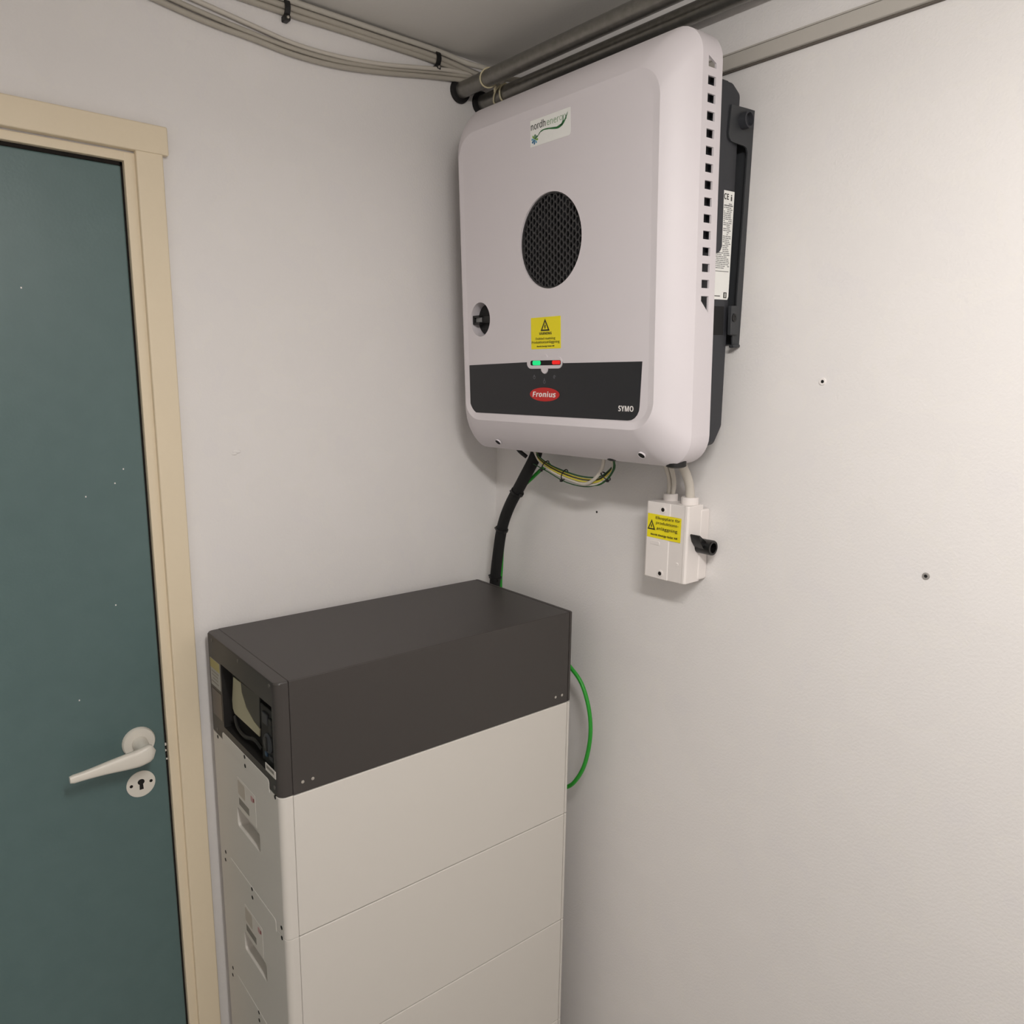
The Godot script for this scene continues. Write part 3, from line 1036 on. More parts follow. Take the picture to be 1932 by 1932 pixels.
func company_sticker(o: Node3D) -> void:
	var z := 0.0862
	var x0 := -0.0368
	var x1 := 0.0535
	var y0 := 0.2170
	var y1 := 0.2565
	prism(rrect(x0, x1, y0, y1, [0.004, 0.0006, 0.0006, 0.0006], 5), Vector3(0, 0, z - 0.0004), Vector3.RIGHT, Vector3.UP, 0.0006)
	var s := part("company_sticker", M.sticker, o)
	z += 0.0003
	lettering("nordh", 0.0335, 0.0108, Vector3(-0.0180, 0.2472, z), Vector3.RIGHT, Vector3.UP, M.print_dark, s)
	lettering("ener", 0.0270, 0.0072, Vector3(0.0155, 0.2452, z), Vector3.RIGHT, Vector3.UP, M.green_pale, s)
	# g and y with tails running into the swoosh
	for i in 16:
		var a := TAU * i / 16.0
		var b := TAU * (i + 1) / 16.0
		var c := Vector3(0.0335, 0.2456, z + 0.0002)
		quad_n(c + Vector3(cos(a) * 0.0034, sin(a) * 0.0036, 0), c + Vector3(cos(b) * 0.0034, sin(b) * 0.0036, 0), c + Vector3(cos(b) * 0.0024, sin(b) * 0.0027, 0), c + Vector3(cos(a) * 0.0024, sin(a) * 0.0027, 0), Vector3.BACK)
	prism(PackedVector2Array([Vector2(0.0412, 0.2492), Vector2(0.0425, 0.2492), Vector2(0.0458, 0.2425), Vector2(0.0450, 0.2410)]), Vector3(0, 0, z), Vector3.RIGHT, Vector3.UP, 0.0002)
	part("lettering", M.green_pale, s)
	# swoosh: from the flower, level, thickening, up into the letters
	var ctr := [Vector2(-0.0195, 0.2300), Vector2(-0.0150, 0.2345), Vector2(-0.0080, 0.2372), Vector2(0.0040, 0.2368), Vector2(0.0160, 0.2345), Vector2(0.0270, 0.2335), Vector2(0.0360, 0.2362), Vector2(0.0430, 0.2420), Vector2(0.0482, 0.2510)]
	var wid := [0.0008, 0.0012, 0.0015, 0.0018, 0.0022, 0.0034, 0.0040, 0.0020, 0.0006]
	var a1 := PackedVector2Array()
	var a2 := PackedVector2Array()
	for i in ctr.size() - 1:
		for k in 4:
			var t := k / 4.0
			var c: Vector2 = ctr[i].cubic_interpolate(ctr[i + 1], ctr[max(i - 1, 0)], ctr[min(i + 2, 8)], t)
			var d: Vector2 = (ctr[min(i + 1, 8)] - ctr[max(i - 1, 0)]).normalized().orthogonal()
			var w: float = lerpf(wid[i], wid[i + 1], t) * 0.5
			a1.append(c + d * w)
			a2.append(c - d * w)
	a2.reverse()
	a1.append(Vector2(0.0483, 0.2512))
	a1.append_array(a2)
	prism(a1, Vector3(0, 0, z), Vector3.RIGHT, Vector3.UP, 0.0002)
	prism(PackedVector2Array([Vector2(0.0300, 0.2345), Vector2(0.0345, 0.2372), Vector2(0.0372, 0.2410), Vector2(0.0375, 0.2488), Vector2(0.0387, 0.2488), Vector2(0.0388, 0.2405), Vector2(0.0365, 0.2350)]), Vector3(0, 0, z), Vector3.RIGHT, Vector3.UP, 0.0002)
	part("swoosh", M.green_print, s)
	# flower of eight petals, greens above, blues below
	var cc := Vector2(-0.0262, 0.2272)
	var cols := [M.green_light, M.green_print, M.green_print, M.green_light, M.blue_light, M.blue_print, M.blue_print, M.blue_light]
	for k in 8:
		var a := TAU * k / 8.0 - 0.15
		var d := Vector2(cos(a), sin(a) * 0.95)
		var n := d.orthogonal()
		var po := PackedVector2Array()
		for q in [[0.0008, 0.0003], [0.0040, 0.0013], [0.0062, 0.0017], [0.0078, 0.0011], [0.0078, -0.0011], [0.0062, -0.0017], [0.0040, -0.0013], [0.0008, -0.0003]]:
			po.append(cc + d * q[0] + n * q[1])
		prism(po, Vector3(0, 0, z), Vector3.RIGHT, Vector3.UP, 0.0002)
		part("petal", cols[k], s)

func triangle_sign(c: Vector2, w: float, h: float, o: Vector3, u: Vector3, v: Vector3, parent: Node, line: float) -> void:
	var A := [c + Vector2(-w / 2, -h / 2), c + Vector2(w / 2, -h / 2), c + Vector2(0, h / 2)]
	var g: Vector2 = (A[0] + A[1] + A[2]) / 3.0
	var k := 1.0 - line
	for i in 3:
		var j := (i + 1) % 3
		prism(PackedVector2Array([A[i], A[j], g + (A[j] - g) * k, g + (A[i] - g) * k]), o, u, v, 0.0002)
	# lightning arrow
	var b := [Vector2(0.06, 0.30), Vector2(-0.10, -0.02), Vector2(0.0, 0.0), Vector2(-0.05, -0.20), Vector2(-0.10, -0.17), Vector2(-0.02, -0.36), Vector2(0.09, -0.18), Vector2(0.02, -0.20), Vector2(0.10, 0.06), Vector2(0.0, 0.03)]
	var po := PackedVector2Array()
	for q in b:
		po.append(c + Vector2(q.x * w * 0.9, q.y * h * 0.72 - h * 0.08))
	prism(po, o, u, v, 0.0002)
	part("warning_triangle", M.print_dark, parent)

func warning_sticker(o: Node3D) -> void:
	var z := 0.0862
	prism(rr(-0.0412, 0.0300, -0.1040, -0.0518, 0.0008), Vector3(0, 0, z - 0.0004), Vector3.RIGHT, Vector3.UP, 0.0006)
	var s := part("warning_sticker", M.yellow, o)
	z += 0.0003
	triangle_sign(Vector2(-0.0065, -0.0645), 0.0215, 0.0200, Vector3(0, 0, z), Vector3.RIGHT, Vector3.UP, s, 0.36)
	var t := [["VARNING", 0.0300, 0.0042, -0.0785], ["Dubbel matning", 0.0470, 0.0052, -0.0873], ["Produktionsanläggning", 0.0670, 0.0054, -0.0932], ["North Energy Solar AB", 0.0420, 0.0030, -0.0998]]
	for k in t.size():
		lettering(t[k][0], t[k][1], t[k][2], Vector3(-0.0060, t[k][3], z), Vector3.RIGHT, Vector3.UP, M.print_dark, s, k == 3 or k == 0)

# ------------------------------------------------------------------ battery tower
const BW := 0.2952
const BL := 0.585
const MH := 0.235

func plan(x0: float, x1: float, z0: float, z1: float, r0: float, r1: float, y: float) -> PackedVector3Array:
	# outline seen from above; r1 rounds the near (+z) corners, r0 the far ones
	var out := PackedVector3Array()
	for p in rrect(x0, x1, -z1, -z0, [r1, r0, r0, r1], 5):
		out.append(Vector3(p.x, y, -p.y))
	return out

func shell_body(h: float, y0: float) -> void:
	rbox(Vector3(-BW / 2, y0 + h / 2, -0.2990), Vector3(BW, h, 0.5560), 0.0018, 2)

func module(base: Node3D) -> void:
	var h := MH - 0.0014
	shell_body(h, 0.0)
	part("casing", M.batt, base)
	# far end cap
	var fl := []
	for y in [[0.0, 0.0015], [0.0015, 0.0], [h - 0.0015, 0.0], [h, 0.0015]]:
		fl.append(plan(-BW + y[1], -y[1], -BL + y[1], -0.5776, 0.004, 0.0004, y[0]))
	loft(fl)
	part("end_cap", M.batt, base)
	# near end cap with a hand recess
	var nl := []
	for y in [[0.0, 0.0006], [0.0006, 0.0], [MH - 0.0010, 0.0], [MH - 0.0004, 0.0006]]:
		nl.append(plan(-BW + y[1], -y[1], -0.0204, -y[1], 0.0004, 0.010, y[0]))
	# ring segment 23 joins the two near corners: that is the flat face
	var seg := 23
	loft(nl, true, true, [[1, seg]], false)
	var k := 0
	var face := PackedVector2Array([Vector2(-BW + 0.010, 0.0015), Vector2(-0.010, 0.0015), Vector2(-0.010, h - 0.0015), Vector2(-BW + 0.010, h - 0.0015)])
	var rx0 := -0.1868
	var rx1 := -0.0885
	var ry0 := MH - 0.1335
	var ry1 := MH - 0.0985
	var hole := rr(rx0, rx1, ry0, ry1, 0.006, 4)
	# the face as four strips round the hole's box, and the four little corners
	for q in [[-BW + 0.010, -0.010, 0.0006, ry0], [-BW + 0.010, -0.010, ry1, MH - 0.0010], [-BW + 0.010, rx0, ry0, ry1], [rx1, -0.010, ry0, ry1]]:
		quad_n(Vector3(q[0], q[2], 0), Vector3(q[1], q[2], 0), Vector3(q[1], q[3], 0), Vector3(q[0], q[3], 0), Vector3.BACK)
	var cor := [Vector2(rx1, ry0), Vector2(rx1, ry1), Vector2(rx0, ry1), Vector2(rx0, ry0)]
	for c in 4:
		for i in 4:
			var a := hole[c * 5 + i]
			var b := hole[c * 5 + i + 1]
			var cv := Vector3(cor[c].x, cor[c].y, 0)
			if (Vector3(b.x, b.y, 0) - Vector3(a.x, a.y, 0)).cross(cv - Vector3(a.x, a.y, 0)).z > 0:
				flat_tri(Vector3(a.x, a.y, 0), Vector3(b.x, b.y, 0), cv)
			else:
				flat_tri(Vector3(b.x, b.y, 0), Vector3(a.x, a.y, 0), cv)
	part("end_cap", M.batt, base, 35.0)
	# recess walls: floor slopes up to the back
	var n := hole.size()
	var mid := Vector2((rx0 + rx1) / 2, (ry0 + ry1) / 2)
	for i in n:
		var a := hole[i]
		var b := hole[(i + 1) % n]
		var inw := mid - a
		quad_n(Vector3(a.x, a.y, 0), Vector3(b.x, b.y, 0), Vector3(b.x, b.y, -0.018), Vector3(a.x, a.y, -0.018), Vector3(inw.x, inw.y, 0))
	flat_poly(hole, Vector3(0, 0, -0.018), Vector3.RIGHT, Vector3.UP, Vector3.BACK)
	part("hand_recess", M.batt, base, 30.0)
	# tongue that laps over the unit above
	prism(rrect(-0.2385, -0.0375, h - 0.004, MH + 0.0155, [0.0005, 0.006, 0.006, 0.0005], 4), Vector3(0, 0, -0.0003), Vector3.RIGHT, Vector3.UP, 0.0009, 0.0003)
	part("tongue", M.batt, base)
	# rating label beside the recess
	prism(rr(-0.1775, -0.0995, MH - 0.0960, MH - 0.0400, 0.002), Vector3(0, 0, -0.0004), Vector3.RIGHT, Vector3.UP, 0.0007)
	var l := part("rating_label", M.sticker_dull, base)
	prism(PackedVector2Array([Vector2(-0.1735, MH - 0.0885), Vector2(-0.1290, MH - 0.0885), Vector2(-0.1290, MH - 0.0760), Vector2(-0.1735, MH - 0.0760)]), Vector3(0, 0, 0.0002), Vector3.RIGHT, Vector3.UP, 0.0003)
	part("print_block", M.label_mid, l)
	prism(rr(-0.1755, -0.1440, MH - 0.0700, MH - 0.0440, 0.003), Vector3(0, 0, 0.0002), Vector3.RIGHT, Vector3.UP, 0.0003)
	part("print_block", M.label_beige, l)
	prism(rr(-0.1190, -0.1080, MH - 0.0565, MH - 0.0465, 0.003), Vector3(0, 0, 0.0002), Vector3.RIGHT, Vector3.UP, 0.0003)
	part("print_block", M.label_pink, l)
	prism(rr(-0.1085, -0.1040, MH - 0.0540, MH - 0.0475, 0.001), Vector3(0, 0, 0.0002), Vector3.RIGHT, Vector3.UP, 0.0003)
	part("print_block", M.label_red, l)
	# screws along the top and bottom of the end
	for s in [[-0.2640, MH - 0.0045], [-0.0170, MH - 0.0030], [-0.2605, 0.0125], [-0.1352, MH + 0.0120], [-0.1352, MH - 0.0035], [-0.0165, 0.0150]]:
		var pz := 0.0006 if s[0] > -0.2 and s[0] < -0.1 else 0.0
		lathe([Vector2(0, -0.002), Vector2(0.0034, -0.002), Vector2(0.0034, 0.0003), Vector2(0, 0.0003)], Vector3(s[0], s[1], pz), Vector3.BACK, 12)
		part("screw", M.rubber, base)

func battery() -> void:
	M.sticker_dull = mat(Color(0.86, 0.84, 0.815), 0.35)
	M.label_mid = mat(Color(0.53, 0.51, 0.48), 0.5)
	M.label_beige = mat(Color(0.76, 0.725, 0.68), 0.5)
	M.label_pink = mat(Color(0.78, 0.62, 0.62), 0.5)
	M.label_red = mat(Color(0.55, 0.25, 0.24), 0.5)
	var O := Vector3(0.31516, 0, 0.67765)
	var turn := deg_to_rad(-1.8543)
	var y0 := 1.18 - 0.178 - 4 * MH
	# plinth
	var b := thing("battery_plinth", "low white plinth on the floor carrying the battery stack", "plinth", O)
	b.rotation.y = turn
	rbox(Vector3(-BW / 2, y0 / 2 + 0.008, -BL / 2), Vector3(BW, y0 - 0.0174, BL - 0.004), 0.002)
	part("frame", M.batt, b)
	for p in [[-0.03, -0.03], [-BW + 0.03, -0.03], [-0.03, -BL + 0.03], [-BW + 0.03, -BL + 0.03]]:
		lathe([Vector2(0, 0), Vector2(0.018, 0), Vector2(0.018, 0.006), Vector2(0.008, 0.008), Vector2(0.008, 0.018), Vector2(0, 0.018)], Vector3(p[0], 0.0, p[1]), Vector3.UP, 16)
		part("foot", M.black, b)
	var where := ["bottom white battery module of the stack, resting on the plinth", "second white battery module from the floor in the stack", "white battery module second below the dark control unit", "topmost white battery module, directly under the dark control unit"]
	var proto := thing("battery_module", where[3], "battery", O + Vector3(0, y0 + 3 * MH, 0), "white battery modules in the stack")
	proto.rotation.y = turn
	module(proto)
	for k in 3:
		var c := proto.duplicate()
		c.name = numbered("battery_module", self)
		add_child(c, true)
		c.position = O + Vector3(0, y0 + (2 - k) * MH, 0)
		tag(c, where[2 - k], "battery", "white battery modules in the stack")
	head_unit(O + Vector3(0, 1.18 - 0.178, 0), turn)

func head_unit(at: Vector3, turn: float) -> void:
	var o := thing("battery_control_unit", "dark brown-grey control unit lying on top of the white battery stack", "control unit", at)
	o.rotation.y = turn
	var h := 0.178
	shell_body(h, 0.0)
	part("casing", M.head, o)
	var fl := []
	for y in [[0.0, 0.0015], [0.0015, 0.0], [h - 0.0015, 0.0], [h, 0.0015]]:
		fl.append(plan(-BW + y[1], -y[1], -BL + y[1], -0.5776, 0.004, 0.0004, y[0]))
	loft(fl)
	part("end_cap", M.head, o)
	# near cap: frame round a deep opening
	var nl := []
	for y in [[0.0, 0.0015], [0.0015, 0.0], [h - 0.0030, 0.0], [h - 0.0008, 0.0012], [h, 0.0035]]:
		nl.append(plan(-BW + y[1], -y[1], -0.0204, -y[1], 0.0004, 0.012, y[0]))
	loft(nl, true, true, [[1, 23]], false)
	var a := [-BW + 0.012, -0.012, 0.0015, h - 0.003]
	var q := [-0.2270, -0.0150, 0.0275, 0.1390]
	for s in [[a[0], a[1], a[2], q[2]], [a[0], a[1], q[3], a[3]], [a[0], q[0], q[2], q[3]], [q[1], a[1], q[2], q[3]]]:
		quad_n(Vector3(s[0], s[2], 0), Vector3(s[1], s[2], 0), Vector3(s[1], s[3], 0), Vector3(s[0], s[3], 0), Vector3.BACK)
	part("end_cap", M.head, o, 35.0)
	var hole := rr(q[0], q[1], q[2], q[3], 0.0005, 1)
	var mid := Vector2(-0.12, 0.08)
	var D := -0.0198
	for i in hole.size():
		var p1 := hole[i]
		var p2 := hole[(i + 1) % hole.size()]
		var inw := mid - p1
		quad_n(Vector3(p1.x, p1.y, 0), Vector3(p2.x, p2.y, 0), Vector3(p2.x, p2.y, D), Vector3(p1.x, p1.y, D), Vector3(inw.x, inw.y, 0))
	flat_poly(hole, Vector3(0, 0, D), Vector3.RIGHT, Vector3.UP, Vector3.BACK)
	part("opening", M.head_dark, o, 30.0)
	# status panel: pale film and dark glass divided by a curve
	var Y := 1.002
	var pale := PackedVector2Array([Vector2(-0.2044, 1.1225 - Y), Vector2(-0.1707, 1.1235 - Y), Vector2(-0.1682, 1.1076 - Y), Vector2(-0.1514, 1.0882 - Y), Vector2(-0.1214, 1.0759 - Y), Vector2(-0.0975, 1.0720 - Y), Vector2(-0.1005, 1.0584 - Y), Vector2(-0.2080, 1.0576 - Y), Vector2(-0.2150, 1.0640 - Y), Vector2(-0.2160, 1.0782 - Y)])
	prism(pale, Vector3(0, 0, -0.0138), Vector3.RIGHT, Vector3.UP, 0.0018, 0.0006)
	var sp := part("status_panel", M.film, o)
	var gl := PackedVector2Array([Vector2(-0.1695, 1.1250 - Y), Vector2(-0.0920, 1.1280 - Y), Vector2(-0.0960, 1.0735 - Y), Vector2(-0.1206, 1.0772 - Y), Vector2(-0.1500, 1.0895 - Y), Vector2(-0.1668, 1.1085 - Y)])
	prism(gl, Vector3(0, 0, -0.0138), Vector3.RIGHT, Vector3.UP, 0.0020, 0.0005)
	part("glass", M.glass_dark, sp)
	box(Vector3(-0.155, 0.0895, -0.0170), Vector3(0.120, 0.072, 0.0055))
	part("panel_back", M.rubber, sp)
	# fuse and connector block at the right of the opening
	rbox(Vector3(-0.0500, 0.0760, -0.0135), Vector3(0.058, 0.092, 0.012), 0.002)
	var cb := part("connector_block", M.head_dark, o)
	lathe([Vector2(0, 0), Vector2(0.0155, 0), Vector2(0.0155, 0.004), Vector2(0.013, 0.006), Vector2(0, 0.006)], Vector3(-0.0440, 0.0700, -0.0075), Vector3.BACK, 24)
	part("round_socket", M.bracket, cb)
	rbox(Vector3(-0.0440, 0.0700, -0.0012), Vector3(0.006, 0.022, 0.003), 0.001)
	part("socket_grip", M.black, cb)
	rbox(Vector3(-0.0560, 0.1050, -0.0060), Vector3(0.020, 0.018, 0.004), 0.0015)
	part("breaker", M.bracket, cb)
	rbox(Vector3(-0.0350, 0.0980, -0.0060), Vector3(0.012, 0.026, 0.004), 0.0015)
	part("breaker", M.black, cb)
	rbox(Vector3(-0.0600, 0.0460, -0.0068), Vector3(0.008, 0.007, 0.003), 0.001)
	part("plug", M.blue_dull, cb)
	rbox(Vector3(-0.0400, 0.0460, -0.0068), Vector3(0.014, 0.007, 0.003), 0.001)
	part("plug", M.bracket, cb)
	# loose leads at the bottom of the opening
	tube(smooth_path([Vector3(-0.205, 0.052, -0.012), Vector3(-0.185, 0.040, -0.009), Vector3(-0.150, 0.038, -0.008), Vector3(-0.115, 0.046, -0.010), Vector3(-0.085, 0.042, -0.010)], 5), 0.0032, 8)
	part("lead", M.black, o)
	# stickers
	prism(rr(-0.0485, -0.0105, 0.0005 + 0.0270, 0.0400, 0.001), Vector3(0, 0, -0.0002), Vector3.RIGHT, Vector3.UP, 0.0006)
	var w := part("serial_sticker", M.sticker_dull, o)
	box(Vector3(-0.0300, 0.0352, 0.0005), Vector3(0.028, 0.0048, 0.0003))
	part("print_block", M.label_mid, w)
	prism(rr(-0.2790, -0.2325, 0.0885, 0.1365, 0.001), Vector3(0, 0, -0.0002), Vector3.RIGHT, Vector3.UP, 0.0006)
	var c := part("caution_sticker", M.sticker_cool, o)
	prism(rr(-0.2785, -0.2330, 0.1200, 0.1362, 0.001), Vector3(0, 0, 0.0003), Vector3.RIGHT, Vector3.UP, 0.0003)
	part("yellow_field", M.caution, c)
	for k in 4:
		box(Vector3(-0.2560 - 0.002 * (k % 2), 0.1145 - 0.0062 * k, 0.0006), Vector3(0.034 - 0.005 * (k % 3), 0.0018, 0.0003))
	part("print_line", M.label_mid, c)
	prism(rr(-0.2770, -0.2320, 0.0350, 0.0825, 0.001), Vector3(0, 0, -0.0002), Vector3.RIGHT, Vector3.UP, 0.0008)
	part("dark_plate", M.plate_brown, o)
	for s in [[-0.2640, 0.1715], [-0.1425, 0.1705], [-0.0190, 0.1710], [-0.2620, 0.0105], [-0.0170, 0.0125]]:
		lathe([Vector2(0, -0.001), Vector2(0.0030, -0.001), Vector2(0.0030, 0.0008), Vector2(0, 0.0010)], Vector3(s[0], minf(s[1], 0.1700), 0), Vector3.BACK, 12)
		part("screw", M.screw_dull, o)
	for z in [-0.0364, -0.0524, -0.5453, -0.5618]:
		lathe([Vector2(0, -0.001), Vector2(0.0026, -0.001), Vector2(0.0026, 0.0006), Vector2(0, 0.0008)], Vector3(0, 0.0170, z), Vector3.RIGHT, 12)
		part("side_screw", M.chrome, o)

# ------------------------------------------------------------------ isolator switch on the right wall
func isolator() -> void:
	var o := thing("isolator_switch", "small white isolator box on the right wall with black side knob", "switch", Vector3(0.511, 1.338, 0.0))
	# base against the wall, a little lower than the lid at its top right
	rbox(Vector3(0.0015, -0.003, 0.013), Vector3(0.086, 0.122, 0.0256), 0.004)
	part("base", M.pvc, o)
	# lid: faceted front, extruded upward
	var sec := PackedVector2Array([Vector2(-0.0435, 0.018), Vector2(0.0415, 0.018), Vector2(0.0430, 0.020), Vector2(0.0430, 0.0565), Vector2(0.0405, 0.0595), Vector2(0.0370, 0.0598), Vector2(0.0345, 0.0585), Vector2(0.0060, 0.0570), Vector2(0.0045, 0.0580), Vector2(-0.0390, 0.0600), Vector2(-0.0420, 0.0585), Vector2(-0.0435, 0.0560)])
	var loops := []
	for y in [[-0.0655, 0.985], [-0.0645, 1.0], [0.0640, 1.0], [0.0655, 0.985]]:
		var l := PackedVector3Array()
		for p in sec:
			l.append(Vector3(p.x * y[1], y[0] - (0.0015 * sin((p.x + 0.0435) / 0.0865 * PI) if y[0] < 0 else 0.0), 0.018 + (p.y - 0.018) * y[1]))
		loops.append(l)
	loft(loops)
	var lid := part("lid", M.pvc, o, 25.0)
	for y in [0.0540, -0.0565]:
		lathe([Vector2(0, 0), Vector2(0.0062, 0), Vector2(0.0060, 0.0014), Vector2(0.0036, 0.0015), Vector2(0.0036, 0.0006), Vector2(0, 0.0006)], Vector3(-0.0085, y, 0.0583), Vector3.BACK, 16)
		part("screw_boss", M.pvc, lid)
		lathe([Vector2(0, 0), Vector2(0.0034, 0), Vector2(0.0034, 0.0014), Vector2(0, 0.0014)], Vector3(-0.0085, y, 0.0583), Vector3.BACK, 12)
		part("lid_screw", M.gap, lid)
	prism(rr(-0.0330, -0.0120, -0.0085, -0.0015, 0.003), Vector3(0, 0, 0.0588), Vector3.RIGHT, Vector3.UP, 0.0011, 0.0005)
	part("embossed_mark", M.pvc, lid)
	lathe([Vector2(0, 0), Vector2(0.0035, 0), Vector2(0.0030, 0.0008), Vector2(0, 0.0008)], Vector3(0.0245, -0.0350, 0.0578), Vector3.BACK, 12)
	part("embossed_mark", M.pvc, lid)
	# yellow sticker bent round the fold
	var st := []
	for y in [0.0030, 0.0440]:
		var l := PackedVector3Array([Vector3(-0.0385, y + 0.001, 0.0604), Vector3(0.0045, y, 0.0586), Vector3(0.0060, y, 0.0578), Vector3(0.0295, y, 0.0592), Vector3(0.0295, y, 0.0588), Vector3(0.0060, y, 0.0572), Vector3(0.0045, y, 0.0580), Vector3(-0.0385, y + 0.001, 0.0598)])
		st.append(l)
	loft(st)
	var s := part("warning_sticker", M.yellow, o)
	var u := Vector3(1, -0.01, -0.02).normalized()
	var zc := 0.0600
	triangle_sign(Vector2(-0.0300, 0.0262), 0.0160, 0.0175, Vector3(0, 0, 0.0602), Vector3.RIGHT, Vector3.UP, s, 0.36)
	var t := [["Elkopplare för", 0.0490, 0.0060, 0.0030, 0.0385], ["produktions-", 0.0450, 0.0060, 0.0020, 0.0300], ["anläggning", 0.0420, 0.0066, 0.0020, 0.0205], ["North Energy Solar AB", 0.0540, 0.0042, -0.0035, 0.0090]]
	for k in t.size():
		lettering(t[k][0], t[k][1], t[k][2], Vector3(t[k][3], t[k][4], zc), u, Vector3.UP, M.print_dark, s, k == 3)
	# cable glands on top
	for g in [[-0.0220, 0.022, 0.0125], [0.0235, 0.030, 0.0145]]:
		lathe([Vector2(0, 0.055), Vector2(g[2], 0.055), Vector2(g[2], 0.0755), Vector2(g[2] * 0.92, 0.0770), Vector2(0.0, 0.0770)], Vector3(g[0], 0, g[1]), Vector3.UP, 24)
		part("gland", M.pvc, o)
	# black rotary knob on the right side: hub with a pointer wing
	lathe([Vector2(0, 0), Vector2(0.0125, 0), Vector2(0.0128, 0.026), Vector2(0.0120, 0.028), Vector2(0.0085, 0.028), Vector2(0.0080, 0.016), Vector2(0, 0.016)], Vector3(0.0430, -0.0030, 0.0250), Vector3.RIGHT, 28)
	var kb := part("knob", M.knob, o)
	prism(PackedVector2Array([Vector2(0.010, 0.0055), Vector2(-0.008, 0.0105), Vector2(-0.0255, 0.0225), Vector2(-0.0275, 0.0215), Vector2(-0.0230, 0.010), Vector2(-0.0115, -0.003), Vector2(0.004, -0.010)]), Vector3(0.0435, -0.0030, 0.0250), Vector3(0, 0, -1), Vector3.UP, 0.0175, 0.0012)
	part("pointer", M.knob, kb)

